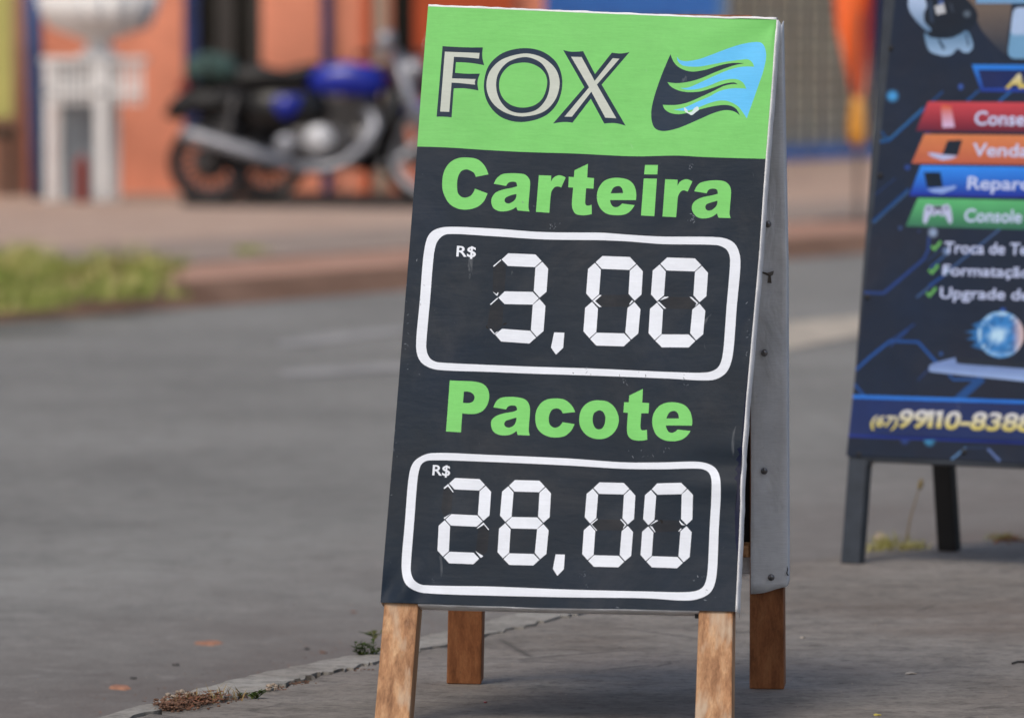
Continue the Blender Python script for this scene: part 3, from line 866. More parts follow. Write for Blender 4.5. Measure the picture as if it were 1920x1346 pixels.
covers = [
    (d5, [(500, 302), (585, 236), (640, 300), (628, 550), (560, 612), (495, 575)], 'strip of dark film over a segment of the digit 3'),
    (d5, [(472, 722), (550, 660), (612, 742), (600, 950), (520, 1020), (435, 950)], 'strip of dark film over a segment of the digit 3'),
    (d6, [(335, 678), (403, 613), (690, 610), (735, 668), (700, 740), (405, 744)], None),
    (d6, [(1050, 682), (1142, 632), (1366, 634), (1438, 700), (1400, 765), (1110, 764)], None),
    (d7, [(190, 340), (236, 308), (290, 375), (278, 580), (195, 640), (165, 560)], None),
    (d7, [(570, 775), (635, 732), (690, 795), (670, 1020), (620, 1062), (545, 1010)], None),
    (d8, [(258, 664), (330, 604), (597, 607), (652, 672), (628, 738), (322, 736)], None),
    (d8, [(1002, 655), (1060, 615), (1303, 612), (1330, 680), (1295, 745), (1026, 755)], None)]
for k, (f_, pts, lb) in enumerate(covers):
    L1.append((('cover_film', k), [np.array(f_(pts))[:, :2]], FILM, lb))
for k, (ch, nodes) in enumerate(digs):
    nd = [np.array(q[:2]) for q in nodes]
    ht = 0.154 * np.linalg.norm(nd[1] - nd[0])
    for s_ in on[ch]:
        a, b = ends[s_]
        L1.append((('digit', k), [seg(nd[a], nd[b], ht)], WHITE, names[k]))
    for q in sl_pts.get(k, []):
        L1.append((('digit', k), [np.array(slivers[k](q))[:, :2]], WHITE, names[k]))
L1.append((('comma', 1), [np.array(d5([(1168, 1018), (1280, 1024), (1267, 1190), (1188, 1263), (1133, 1185)]))[:, :2]], WHITE, 'white comma of the upper price'))
L1.append((('comma', 2), [np.array(d7([(1418, 1052), (1520, 1054), (1508, 1215), (1437, 1287), (1388, 1212)]))[:, :2]], WHITE, 'white comma of the lower price'))
for f_, q in ((d5, [(418, 950), (430, 948), (452, 978), (442, 986), (424, 970)]), (d5, [(598, 940), (622, 918), (648, 912), (646, 930), (610, 942)]), (d8, [(1070, 608), (1100, 606), (1112, 620), (1108, 656), (1092, 650)]), (d8, [(1313, 658), (1330, 668), (1342, 692), (1330, 702)])):
    L1.append((('tape_scrap', round(f_(q)[0][0])), [np.array(f_(q))[:, :2]], BLACKC, None))
# scuffs, chips and the blue underside showing along the torn edge
rs_ = random.Random(31)
def scuff(x, y, w_, h_, n, c, kind):
    for k in range(n):
        cx_, cy_ = x + rs_.gauss(0, w_), y + rs_.gauss(0, h_)
        a_, L_, W_ = rs_.uniform(0, 3.14), rs_.uniform(.9, 3.6), rs_.uniform(.3, .8)
        q = [(cx_ + math.cos(a_) * L_ * math.cos(t) - math.sin(a_) * W_ * math.sin(t) * rs_.uniform(.5, 1.4), cy_ + math.sin(a_) * L_ * math.cos(t) + math.cos(a_) * W_ * math.sin(t) * rs_.uniform(.5, 1.4)) for t in (0, 1, 2, 3, 4, 5)]
        v = rs_.uniform(.08, .55) ** 1.2
        L1.append((('scuff', kind), [np.array(q)], tuple(a * (1 - v) + b * v for a, b in zip(DARK, c)), None))
PALE = alb(205, 212, 222)
for k, (x, y, w_, h_, n) in enumerate(((1297, 412, 4, 5, 10), (1040, 424, 7, 5, 9), (1296, 312, 3, 4, 6), (1285, 716, 4, 6, 7), (1168, 716, 5, 8, 5), (735, 850, 4, 40, 14), (762, 600, 3, 60, 12), (1100, 1078, 7, 3, 6), (1160, 1142, 10, 4, 6), (1200, 850, 30, 6, 9), (1310, 1084, 8, 8, 5), (1402, 640, 3, 30, 7), (1330, 1120, 14, 8, 4), (790, 520, 6, 60, 6), (1180, 700, 60, 6, 6), (1010, 380, 90, 10, 4))):
    scuff(x, y, w_, h_, n, PALE, k)
L1.append((('torn_edge', 1), [np.array([(1403, 690), (1396, 760), (1390, 838), (1382, 842), (1387, 852), (1380, 862), (1386, 868), (1378, 880), (1384, 888), (1377, 898), (1383, 905), (1378, 960), (1379, 1010), (1384, 1060), (1395, 900), (1399, 850), (1404, 760)])], alb(30, 48, 92, .6), 'torn blue edge of the print beside the lower price'))
BASECOL['price_sign'] = DARK

# relief of the stretched vinyl, in metres, as a function of the print coordinates
def relief(x, y):
    u = (x - 740 - (1140 - y) * 0.078) / 660
    v = (y - 20) / 1120
    r = 0.0016 * math.sin(9.0 * u + 2.2 * v + 0.6) * math.sin(math.pi * min(1, max(0, v)) * 0.9 + 0.2)
    r += 0.0009 * math.sin(4.0 * u - 13 * v + 1.0)
    r += 0.0006 * math.sin(17 * u + 9 * v)
    # hanging folds from the upper right corner
    du, dv = 1.0 - u, v
    rr = math.hypot(du * 0.6, dv)
    r += 0.0020 * math.sin(7.0 * math.atan2(dv, du * 0.6 + 1e-6)) * math.exp(-rr * 5.0)
    # pinched place on the right edge beside the lower price
    a, b = (x - 1392) / 95, (y - 890) / 30
    r += 0.004 * math.exp(-a * a) * math.sin(b * 2.1) * math.exp(-b * b * 0.35)
    # soft bulge inside the lower price box and puckers at the lower left corner
    a, b = (x - 870) / 60, (y - 985) / 45
    r += 0.0035 * math.exp(-a * a - b * b)
    a, b = (x - 745) / 40, (y - 1105) / 26
    r += 0.0045 * math.exp(-a * a * .6 - b * b * .6) * math.sin(a * 3.4 + b)
    a, b = (x - 1285) / 60, (y - 990) / 70
    r += -0.0022 * math.exp(-a * a - b * b)
    return r
Rpx = sg.R
def tl1(x, y):
    p = sg.front(x, y)
    return p + sg.nf * (0.004 + relief(x, y))
def nrm1(x, y):
    e = 2.0
    gx = (relief(x + e, y) - relief(x - e, y)) / (2 * e) * 1085
    gy = (relief(x, y - e) - relief(x, y + e)) / (2 * e) * 1085
    return (sg.nf - Vector((1, 0, 0)) * gx - sg.up * gy).normalized()
b1parts = build_print(L1, base1, tl1, relief, M['print'], sg.root, (11, 11), nrm1)

# frame of the price sign ------------------------------------------------
TH = 0.045
def leg_from(pts_front, nback, th, mat, name='leg', bev=0.0025):
    """a plank: four local points of its visible face and the direction to its hidden side"""
    bm = bmesh.new()
    q = [Vector(p) for p in pts_front]
    add_hull(bm, q, [p + nback * th for p in q])
    bmesh.ops.recalc_face_normals(bm, faces=bm.faces)
    bmesh.ops.bevel(bm, geom=bm.edges[:], offset=bev, segments=2, profile=0.5, affect='EDGES')
    return mesh_obj(name, bm, mat, sg.root)
def to_ground(p, q):
    """carry the line p->q (local) down to the ground"""
    wp, wq = sg.w(p), sg.w(q)
    t = wp.z / (wp.z - wq.z)
    return sg.l(wp + (wq - wp) * t)
nb = -sg.nf
def front_leg(tl, tr, bl, br, inset=0.0):
    a, b, c, d = (sg.front(*q) for q in (tl, tr, br, bl))
    c = to_ground(b, c)
    d = to_ground(a, d)
    # run the plank up behind the banner
    a2 = a + (a - d).normalized() * 1.03 + Vector((inset, 0, 0))
    b2 = b + (b - c).normalized() * 1.03 + Vector((inset, 0, 0))
    for p_ in (a2, b2): p_ += nb * 0.004
    return leg_from([a2, b2, c, d], nb, TH, M['wood'])
front_leg((716, 1131), (780, 1133), (701.5, 1346), (767, 1346), 0.022)
front_leg((1312, 1146), (1376, 1147), (1303, 1346), (1372, 1346), -0.012)
# front cross rails
def bar(p, q, w_, nrm, th, mat, name='cross_rail'):
    p, q = Vector(p), Vector(q)
    up = nrm.cross(q - p).normalized()
    if up.z < 0: up = -up
    return leg_from([p + up * w_ / 2, q + up * w_ / 2, q - up * w_ / 2, p - up * w_ / 2], -nrm, th, mat, name)
rail = bar(sg.front(784, 1108), sg.front(1311, 1120), 0.05, sg.nf, TH * 0.8, M['grey_vinyl'])
rail['label'] = 'lower rail wrapped in grey vinyl'
bar(sg.front(870, 60), sg.front(1385, 72), 0.05, sg.nf, TH * 0.8, M['wood'])
# rear legs: brown, half wrapped in the grey vinyl of the rear banner
def rear_pt(px, py): return sg.rear(px, py)[0]
nr = sg.rear(1400, 1000)[1]                                   # faces the viewer
def rear_leg(tl, tr, bl, br):
    a, b, c, d = rear_pt(*tl), rear_pt(*tr), rear_pt(*br), rear_pt(*bl)
    c = to_ground(b, c)
    d = to_ground(a, d)
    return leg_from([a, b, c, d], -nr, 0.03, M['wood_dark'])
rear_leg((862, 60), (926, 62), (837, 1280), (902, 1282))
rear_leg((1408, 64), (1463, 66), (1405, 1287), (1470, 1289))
M['inner'] = simple('dark back of the rear banner', (0.016, 0.014, 0.014), 0.8)
rb = leg_from([rear_pt(925, 70) - nr * .032, rear_pt(1410, 72) - nr * .032, rear_pt(1407, 1055) - nr * .032, rear_pt(905, 1045) - nr * .032], -nr, 0.004, M['inner'], 'rear_banner', 0.0005)
rb['label'] = 'dark inner side of the banner on the rear frame'
bar(rear_pt(903, 1026) - nr * .004, rear_pt(1405, 1036) - nr * .004, 0.022, nr, 0.024, M['wood'])
bar(rear_pt(915, 1062) - nr * .034, rear_pt(1405, 1071) - nr * .034, 0.034, nr, 0.003, M['grey_vinyl'], 'vinyl_hem')
bar(rear_pt(926, 55) - nr * .003, rear_pt(1408, 62) - nr * .003, 0.05, nr, 0.024, M['wood_dark'])
# grey vinyl folded round the rear leg
bm = bmesh.new()
rows = 70
grid_ = []
for i in range(rows + 1):
    t = i / rows
    y = 48 + (1105 - 48) * t
    xr = np.interp(y, [25, 300, 500, 800, 1000, 1105], [1464.5, 1470, 1474, 1475, 1476, 1476])
    xl = np.interp(y, [25, 200, 640, 900, 1105], [1400, 1404, 1408, 1409, 1408])
    row = []
    for j in range(9):
        s_ = j / 8
        yy = y + (6 - 12 * s_) * (1 if i == rows else 0) + 1.5 * math.sin(s_ * 5) * (i == rows)
        off = 0.0060 + 0.0030 * math.sin(t * 19 + s_ * 4) * math.sin(s_ * 3.1) + 0.0022 * mn.noise(Vector((s_ * 2.5, t * 22, 2.0))) + 0.002 * math.exp(-((t - 0.45) / 0.05) ** 2) * math.sin(s_ * 6)
        p = sg.rear(xl + (xr - xl) * s_, yy, off=0.0)[0] + nr * off
        row.append(bm.verts.new(p))
    # fold over the outer side of the leg
    for k in (0.012, 0.034):
        row.append(bm.verts.new(sg.rear(xr + 1.0, y + (-6 if i == rows else 0))[0] - nr * (k - .004)))
    grid_.append(row)
for a, b in zip(grid_, grid_[1:]):
    for k in range(len(a) - 1): bm.faces.new((a[k], a[k + 1], b[k + 1], b[k]))
bmesh.ops.recalc_face_normals(bm, faces=bm.faces)
wv = mesh_obj('vinyl_wrap', bm, M['grey_vinyl'], sg.root, True)
wv['label'] = 'grey vinyl edge folded round the rear leg and tacked down'
md = wv.modifiers.new('solid', 'SOLIDIFY'); md.thickness = 0.0012
# tacks
def tack(px, py):
    p = rear_pt(px, py) + nr * 0.0085
    bm = bmesh.new()
    u, v = frame_of(nr)
    prof = [(0.0062, 0.0), (0.0058, 0.0018), (0.0042, 0.0034), (0.002, 0.0042)]
    rings = [[bm.verts.new(p + nr * z + (u * math.cos(a * math.pi / 8) + v * math.sin(a * math.pi / 8)) * r) for a in range(16)] for r, z in prof]
    for a, b in zip(rings, rings[1:]):
        for k in range(16): bm.faces.new((a[k], a[(k + 1) % 16], b[(k + 1) % 16], b[k]))
    bm.faces.new(rings[-1])
    bmesh.ops.recalc_face_normals(bm, faces=bm.faces)
    mesh_obj('tack', bm, M['steel'], sg.root, True)
for q in ((1441, 418), (1434, 659), (1434, 880), (1447, 1079)): tack(*q)
# a torn scrap hanging from the wrap and a bent wire at its lower end
bm = bmesh.new()
def sc_(px, py, o=0.006): return rear_pt(px, py) + nr * o
q = [sc_(1428, 507), sc_(1440, 508, .012), sc_(1452, 506), sc_(1451, 512, .010), sc_(1447, 514, .012), sc_(1449, 526, .016), sc_(1441, 526, .014), sc_(1442, 514, .010), sc_(1429, 510)]
bm.faces.new([bm.verts.new(p) for p in q])
M['scrap'] = simple('grey brown scrap', (0.20, 0.18, 0.16), 0.8)
o = mesh_obj('torn_scrap', bm, M['scrap'], sg.root)
md = o.modifiers.new('solid', 'SOLIDIFY'); md.thickness = 0.001
mesh_obj('wire', tube_bm([sc_(1475, 1058, .002), sc_(1477, 1066, .004), sc_(1476, 1072, .006), sc_(1479, 1076, .008)], .0011, 6), M['inner'], sg.root)
# white folded edges of the front banner: top and right side
def fold(name, pts_px, depth, outdir, mat, wob, n=90, bulge=0.002, seed=3):
    """a strip that starts at the banner edge and turns back round the frame"""
    rnd = random.Random(seed)
    pts = [Vector((x, y)) for x, y in pts_px]
    L = [0]
    for a, b in zip(pts, pts[1:]): L.append(L[-1] + (b - a).length)
    bm = bmesh.new()
    rows_ = []
    ph = rnd.uniform(0, 6)
    for i in range(n + 1):
        s_ = L[-1] * i / n
        k = max(j for j in range(len(L)) if L[j] <= s_ + 1e-6)
        k = min(k, len(L) - 2)
        q = pts[k].lerp(pts[k + 1], (s_ - L[k]) / (L[k + 1] - L[k]))
        p = sg.front(q.x, q.y) + sg.nf * (0.0036 + relief(q.x, q.y))
        wbl = wob * (math.sin(i * 0.31 + ph) * 0.5 + math.sin(i * 0.83) * 0.3 + rnd.uniform(-.25, .25))
        out = outdir * (bulge + abs(wbl))
        rows_.append([bm.verts.new(p), bm.verts.new(p + out * 0.7 - sg.nf * 0.002), bm.verts.new(p + out * 1.15 - sg.nf * depth * 0.35), bm.verts.new(p + out * 0.9 - sg.nf * depth * 0.7), bm.verts.new(p + out * 0.4 - sg.nf * depth)])
    for a, b in zip(rows_, rows_[1:]):
        for k in range(4): bm.faces.new((a[k], a[k + 1], b[k + 1], b[k]))
    bmesh.ops.recalc_face_normals(bm, faces=bm.faces)
    o = mesh_obj(name, bm, mat, sg.root, True)
    m_ = o.modifiers.new('solid', 'SOLIDIFY'); m_.thickness = 0.0008
    return o
re_ = [(1456, 38), (1448, 149), (1436, 297), (1424, 470), (1409, 640), (1400, 740), (1392, 850), (1390, 890), (1386, 1000), (1379, 1147)]
o = fold('edge_fold', re_, TH + 0.008, Vector((1, 0, 0)), M['white_vinyl'], 0.0016, bulge=0.0035)
o['label'] = 'white folded right edge of the front banner'
o = fold('edge_fold', [(803.5, 14), (900, 18), (1000, 22), (1120, 27), (1250, 32), (1370, 37), (1390, 36), (1456, 38)], TH, sg.up, M['white_vinyl'], 0.0022, bulge=0.0050, seed=8)
o['label'] = 'white folded top edge of the front banner'
o = fold('edge_fold', [(714, 1130), (735, 880), (757, 610), (770, 450), (783, 278), (792, 150), (803.5, 14)], TH, Vector((-1, 0, 0)), M['white_vinyl'], 0.0003, bulge=0.0004, seed=5)
o['label'] = 'folded left edge of the front banner'
o = fold('edge_fold', [(784, 1132.5), (1000, 1140), (1200, 1143), (1311, 1145.5)], TH * .8, -sg.up, M['grey_vinyl'], 0.0012, bulge=0.0022, seed=6)
o['label'] = 'grey folded lower edge of the front banner'
# loose metal catch under the rail
bm = bmesh.new()
pc_ = sg.front(1306, 1150) - sg.nf * .01
add_box(bm, pc_.x - .004, pc_.x + .004, pc_.y, pc_.y + .012, pc_.z - .006, pc_.z + .004)
mesh_obj('catch', bm, M['black'], sg.root)

# ------------------------------------------------------------------ second sign
TH2 = 0.03
s2 = AFrame('electronics_sign', 0.98, 14.33, -0.56, 0.004, 1.38, 0.21,
            'steel framed A-board with a dark blue poster of coloured bands, at the right', 'sign')
# put its front left foot where the picture has it
ft = G(1577, 1056)
lx = -0.35
cur = s2.w((lx, -s2.a, 0))
s2.O = s2.O + Vector((ft.x - cur.x, ft.y - cur.y, 0))
s2.root.location = s2.O
K = crop(1620, 170, 4.987)
A = crop(1690, 0, 7.478)
T = crop(1600, 420, 6.0)
B = crop(1590, 620, 5.176)
base2 = np.array([(1694, -130), (1930, -128), (2190, -124), (2140, 380), (2096, 880), (1800, 862), (1589, 855), (1612, 640), (1645, 330), (1680, 0)], float)
BASECOL['electronics_sign'] = alb(72, 82, 100, .8)
L2 = []
def grad(y0, y1, c0, c1, sl_=0.0):
    c0, c1 = np.array(alb(*c0)), np.array(alb(*c1))
    def f(x, y):
        t = min(1, max(0, (y - sl_ * (x - 1700) - y0) / (y1 - y0)))
        return c0 * (1 - t) + c1 * t
    return f
def glow(cx, cy, r, c, c0=(72, 80, 98)):
    a, b = np.array(alb(*c)), np.array(alb(*c0))
    def f(x, y):
        t = min(1, max(0, 1.25 - 1.25 * math.hypot(x - cx, y - cy) / r))
        return b * (1 - t) + a * t
    return f
def arr(f_, pts): return np.array(f_([p[:2] for p in pts]))[:, :2]
def line(f_, pts, w_, c, nm='circuit_line'):
    L2.append(((nm, str(pts)), [arr(f_, polyline(pts, w_))], alb(*c), None))
for f_, pts, w_, c in (
        (K, [(130, 490), (240, 470), (560, 180)], 25, (66, 118, 170)), (K, [(150, 462), (260, 440), (560, 160)], 8, (95, 150, 195)), (K, [(145, 360), (240, 470)], 18, (62, 110, 160)),
        (K, [(560, 180), (745, 10)], 20, (66, 105, 155)), (K, [(970, 100), (1085, 0)], 22, (70, 115, 170)), (K, [(1270, 105), (1385, 5)], 25, (75, 125, 180)),
        (K, [(85, 1230), (430, 920)], 26, (66, 105, 155)), (K, [(95, 1245), (425, 950)], 7, (110, 145, 180)), (K, [(110, 975), (300, 820)], 12, (70, 92, 130)),
        (T, [(130, 772), (350, 782), (800, 400), (850, 300), (862, 140)], 34, (74, 100, 155)), (T, [(720, 830), (1180, 450), (1660, 60)], 22, (98, 125, 165)), (T, [(860, 700), (1040, 575)], 30, (72, 108, 165)),
        (T, [(870, 500), (1050, 350)], 22, (82, 118, 165)), (T, [(840, 420), (1030, 260)], 14, (72, 95, 135)), (T, [(430, 1320), (700, 1130)], 22, (70, 98, 148)),
        (B, [(80, 385), (230, 250), (420, 102), (690, 112), (870, 310)], 28, (72, 116, 178)), (B, [(420, 150), (590, 0)], 18, (74, 105, 160)), (B, [(70, 520), (165, 630)], 25, (72, 112, 170)),
        (B, [(690, 480), (790, 380)], 14, (72, 96, 145)), (B, [(990, 430), (1030, 475), (1300, 475)], 26, (72, 116, 175)), (B, [(1070, 672), (1310, 460)], 78, (70, 112, 168)),
        (B, [(1005, 1255), (1150, 1135)], 18, (128, 165, 205)), (B, [(1150, 1135), (1365, 1135)], 10, (80, 100, 135)), (B, [(1365, 1145), (1480, 1265)], 26, (125, 145, 190))):
    line(f_, pts, w_, c)
for f_, x, y, r, c in ((K, 275, 55, 68, (110, 195, 250)), (K, 412, 722, 34, (82, 120, 200)), (K, 340, 1285, 24, (110, 150, 215)), (A, 845, 1225, 50, (112, 155, 245)), (T, 530, 50, 28, (112, 150, 215)), (T, 745, 85, 20, (90, 115, 175)),
                       (T, 905, 100, 66, (190, 210, 240)), (T, 1060, 310, 56, (165, 190, 230)), (T, 1050, 530, 60, (190, 215, 245)), (T, 1695, 975, 40, (95, 145, 235)), (B, 910, 225, 26, (90, 140, 210)), (K, 600, 385, 34, (120, 125, 190)), (K, 150, 745, 20, (50, 58, 75))):
    px_, py_ = f_([(x, y)])[0]
    rr_ = r / {K: 4.987, A: 7.478, T: 6.0, B: 5.176}[f_]
    L2.append((('glow_dot', '%d %d' % (px_, py_)), [np.array(circle(px_, py_, rr_))[:, :2]], glow(px_, py_, rr_, c), None))
# globe
gx_, gy_ = B([(1490, 40)])[0]
gr_ = 225 / 5.176
import mathutils.noise as mn
def globe(x, y):
    d_ = math.hypot(x - gx_, y - gy_) / gr_
    n_ = mn.noise(Vector((x * 0.11, y * 0.11, 1.3))) * 0.5 + 0.5
    n2 = mn.noise(Vector((x * 0.3, y * 0.3, 4.3))) * 0.5 + 0.5
    core = math.exp(-((x - gx_ + 5) ** 2 + (y - gy_ - 1) ** 2) / 190)
    rim = math.exp(-((d_ - 0.93) / 0.07) ** 2)
    v = min(1, 0.34 + core * 1.2 + rim * 0.6 + (n_ - .5) * 0.6 + (n2 - .5) * .5)
    a, b, c = np.array(alb(66, 90, 135)), np.array(alb(92, 165, 225)), np.array(alb(205, 235, 255))
    v = max(0, v)
    col = a * (1 - 2 * v) + b * 2 * v if v < .5 else b * (2 - 2 * v) + c * (2 * v - 1)
    k_ = min(1, max(0, (x - gx_ - 22) / 18))
    return col * (1 - k_) + np.array(alb(225, 205, 205)) * k_
tail = [(-1.62, .18), (-1.2, .12), (-1.45, -.06), (-1.1, -.1), (-1.5, -.36), (-.9, -.42)]
tail_px = [(gx_ + a * gr_, gy_ - b * gr_) for a, b in tail]
L2.append(('globe', [np.array([(gx_ - .8 * gr_, gy_ - .6 * gr_)] + [(gx_ + a * gr_, gy_ + b * gr_ * 1.0) for a, b in ((-1.25, -.42), (-1.0, -.25), (-1.6, -.12), (-1.1, 0), (-1.5, .2), (-1.0, .28), (-1.3, .5))] + [(gx_ - .7 * gr_, gy_ + .7 * gr_), (gx_, gy_)])], glow(gx_ - .7 * gr_, gy_, gr_ * 1.0, (88, 160, 222)), 'glowing blue globe printed above the laptop'))
L2.append(('globe', [np.array(circle(gx_, gy_, gr_, 48))[:, :2]], globe, 'glowing blue globe printed above the laptop'))
# laptop
L2.append(('laptop_picture', [arr(B, [(795, 392), (798, 345), (830, 320), (1050, 262), (1062, 318), (1708, 370), (2600, 440), (2600, 560), (1708, 492), (820, 402)])], grad(682, 706, (150, 172, 215), (185, 208, 245), 0.06), 'silver laptop printed under the globe'))
L2.append(('laptop_picture', [arr(B, [(1060, 268), (1708, 300), (2600, 345), (2600, 430), (1708, 368), (1085, 324)])], alb(72, 82, 96), 'silver laptop printed under the globe'))
# phone number stripe
L2.append(('number_band', [arr(B, [(0, 655), (2800, 745), (2800, 1125), (0, 1010)])], alb(72, 88, 134), 'navy band with the telephone number'))
L2.append(('number_band', [arr(B, [(0, 622), (2800, 708), (2800, 746), (0, 656)])], alb(84, 152, 232), 'navy band with the telephone number'))
L2.append(('number_band', [arr(B, [(0, 1003), (2800, 1118), (2800, 1146), (0, 1032)])], alb(74, 92, 168), 'navy band with the telephone number'))
for x, r, c in ((800, 62, (110, 195, 240)), (560, 50, (84, 115, 185))):
    cx_, cy_ = B([(x, 1085)])[0]
    rr_ = r / 5.176
    q = np.array([(cx_ + rr_ * math.cos(a), cy_ - 5 + rr_ * 1.2 * math.sin(a)) for a in np.linspace(0.0, math.pi, 14)])
    L2.append((('glow_dot', 'low%d' % x), [q], glow(cx_, cy_ - 5, rr_ * 1.1, c), None))
# title box
L2.append(('title_box', [arr(A, [(1000, 912), (3600, 930), (3600, 1310), (1130, 1290)])], grad(122, 172, (80, 160, 240), (70, 92, 175)), 'navy title box with bright blue frame'))
L2.append(('title_box', [arr(A, [(1085, 985), (3600, 1003), (3600, 1255), (1160, 1240)])], alb(66, 78, 124), 'navy title box with bright blue frame'))
# coloured bands
bands = [([(605, 108), (2900, 128), (2900, 402), (492, 380)], grad(192, 246, (220, 108, 118), (138, 72, 92)), 'red band of the poster'),
         ([(568, 410), (2900, 438), (2900, 718), (452, 683)], grad(252, 307, (228, 160, 118), (205, 130, 110)), 'orange band of the poster'),
         ([(538, 703), (2900, 738), (2900, 1028), (430, 985)], grad(311, 367, (88, 172, 255), (68, 86, 184)), 'blue band of the poster'),
         ([(512, 1008), (2900, 1060), (2900, 1340), (395, 1270)], grad(372, 424, (128, 208, 152), (94, 148, 126)), 'green band of the poster')]
for i, (pts, c, lb) in enumerate(bands):
    L2.append((('band', i), [arr(K, pts)], c, lb))
LAV = alb(200, 208, 240)
L2.append((('icon', 1), [arr(K, [(725, 160), (745, 135), (822, 150), (852, 345), (738, 348)])], grad(200, 238, (225, 130, 95), (225, 205, 235)), 'small phone picture in the red band'))
L2.append((('icon', 2), [arr(K, [(785, 470), (925, 463), (882, 610), (735, 600)])], alb(66, 76, 90), 'small laptop picture in the orange band'))
L2.append((('icon', 2), [arr(K, [(598, 588), (640, 583), (735, 600), (880, 612), (830, 640), (740, 655), (640, 620)])], LAV, 'small laptop picture in the orange band'))
L2.append((('icon', 3), [arr(K, [(565, 765), (722, 765), (745, 905), (597, 910)])], alb(58, 72, 88), 'small laptop picture in the blue band'))
L2.append((('icon', 3), [arr(K, [(595, 925), (745, 908), (872, 888), (860, 920), (740, 968), (650, 955)])], alb(165, 190, 238), 'small laptop picture in the blue band'))
gp = smooth(K([(560, 1230), (572, 1110), (598, 1066), (650, 1078), (740, 1078), (790, 1064), (818, 1105), (834, 1225), (805, 1245), (762, 1165), (735, 1178), (700, 1155), (665, 1178), (630, 1165), (590, 1245)]), 4)
L2.append((('icon', 4), [gp], alb(205, 212, 238), 'small gamepad picture in the green band'))
L2.append((('icon', 4), [arr(K, [(655, 1086), (742, 1086), (734, 1118), (664, 1118)])], alb(75, 78, 88), 'small gamepad picture in the green band'))
for cx_, cy_, r_ in ((612, 1108, 17), (778, 1104, 16), (660, 1140, 14), (735, 1140, 14)):
    L2.append((('icon', 4), [arr(K, circle(cx_, cy_, r_, 10))], alb(128, 135, 160), 'small gamepad picture in the green band'))
TXT = alb(212, 222, 250)
def words(s_, f_, p0, p1, cap, c=TXT, bold=0.02, shear=0.0, nm='lettering', lb=None):
    a, b = f_([p0])[0][:2], f_([p1])[0][:2]
    sc_ = {K: 4.987, A: 7.478, T: 6.0, B: 5.176}[f_]
    L2.append(((nm, s_ + str(p0)), text_loops(s_, a, b, cap / sc_, bold, shear), c, lb))
words('Conserto', K, (1038, 322), (1740, 334), 132, lb='white word in the red band')
words('Venda', K, (1018, 612), (1545, 622), 122, lb='white word in the orange band')
words('Reparo', K, (970, 922), (1580, 934), 122, lb='white word in the blue band')
words('Console', K, (944, 1226), (1482, 1238), 124, lb='white word in the green band')
words('Troca de Tela', T, (1030, 330), (2090, 352), 134, bold=.016)
words('Formatação', T, (1015, 580), (1995, 604), 126, bold=.016)
words('Upgrade de', T, (982, 835), (1990, 860), 130, bold=.016)
GOLD = grad(760, 801, (222, 228, 250), (226, 216, 130), 0.03)
words('(67)', B, (222, 925), (482, 932), 105, GOLD, 0.03, 0.22)
words('99', B, (478, 935), (766, 941), 172, GOLD, 0.030, 0.18, lb='pale gold digits 99 of the telephone number')
for dx, dy in ((0, 0), (84, 3)):
    q = [(788, 778), (852, 774), (826, 942), (778, 940), (797, 816), (772, 820)]
    L2.append((('lettering', 'one%d' % dx), [arr(B, [(x + dx, y + dy) for x, y in q])], GOLD, None))
words('0-8388', B, (930, 948), (1790, 975), 172, GOLD, 0.030, 0.18, lb='pale gold digits 0-8388 of the telephone number')
words('AS', A, (1465, 1235), (1850, 1235), 195, grad(138, 168, (225, 222, 200), (222, 205, 90)), 0.04, 0.3, lb='gold letters in the title box')
for dx, dy in ((0, 0), (-30, 265), (-55, 522)):
    q = [(878, 262), (900, 243), (920, 268), (985, 188), (1006, 212), (925, 308)]
    L2.append((('tick', dy), [arr(T, [(x + dx, y + dy) for x, y in q])], alb(138, 200, 132), 'green tick mark'))
# picture at the top: a white and black device, a sleeve, pale screens
L2.append(('sleeve_picture', [smooth(A([(880, -60, 1), (1560, -60, 1), (1545, 200), (1500, 500), (1480, 760), (1300, 620), (1130, 420), (1060, 260), (1030, 120)]))], grad(20, 90, (140, 130, 124), (92, 96, 106)), None))
L2.append(('device_picture', [smooth(A([(330, -60, 1), (880, -60, 1), (1040, 120), (1080, 250), (1000, 400), (850, 490), (700, 542), (520, 545), (380, 500), (430, 420), (345, 330), (335, 200), (375, 100)]))], alb(62, 72, 86), 'white and black device pictured at the top of the poster'))
L2.append(('device_picture', [smooth(A([(125, -60, 1), (320, -60, 1), (372, 90), (335, 190), (345, 320), (432, 420), (400, 455), (300, 380), (175, 235), (115, 110)]))], grad(0, 60, (196, 214, 240), (130, 160, 190)), 'white and black device pictured at the top of the poster'))
L2.append(('device_picture', [smooth(A([(340, 470), (420, 530), (560, 550), (720, 540), (850, 480), (930, 440), (990, 540), (1015, 660), (960, 740), (880, 740), (800, 690), (720, 770), (600, 790), (430, 740), (370, 650)]))], grad(60, 105, (120, 155, 185), (176, 202, 230)), 'white and black device pictured at the top of the poster'))
for q, c in (([(480, 100), (610, 60), (638, 190), (510, 218)], (206, 210, 216)), ([(530, 25), (600, 15), (608, 62), (540, 75)], (118, 140, 190)), ([(520, 570), (560, 560), (632, 690), (592, 705)], (86, 108, 130)), ([(905, 480), (925, 480), (965, 640), (945, 665)], (80, 95, 115)), ([(395, 10), (440, 10), (470, 330), (425, 320)], (84, 100, 122)), ([(690, 60), (720, 60), (750, 180), (728, 180)], (90, 104, 122))):
    L2.append(('device_picture', [arr(A, q)], alb(*c), 'white and black device pictured at the top of the poster'))
L2.append(('device_picture', [arr(A, circle(930, 205, 62, 16))], glow(*A([(930, 205)])[0][:2], 9, (135, 150, 165), (66, 76, 90)), 'white and black device pictured at the top of the poster'))
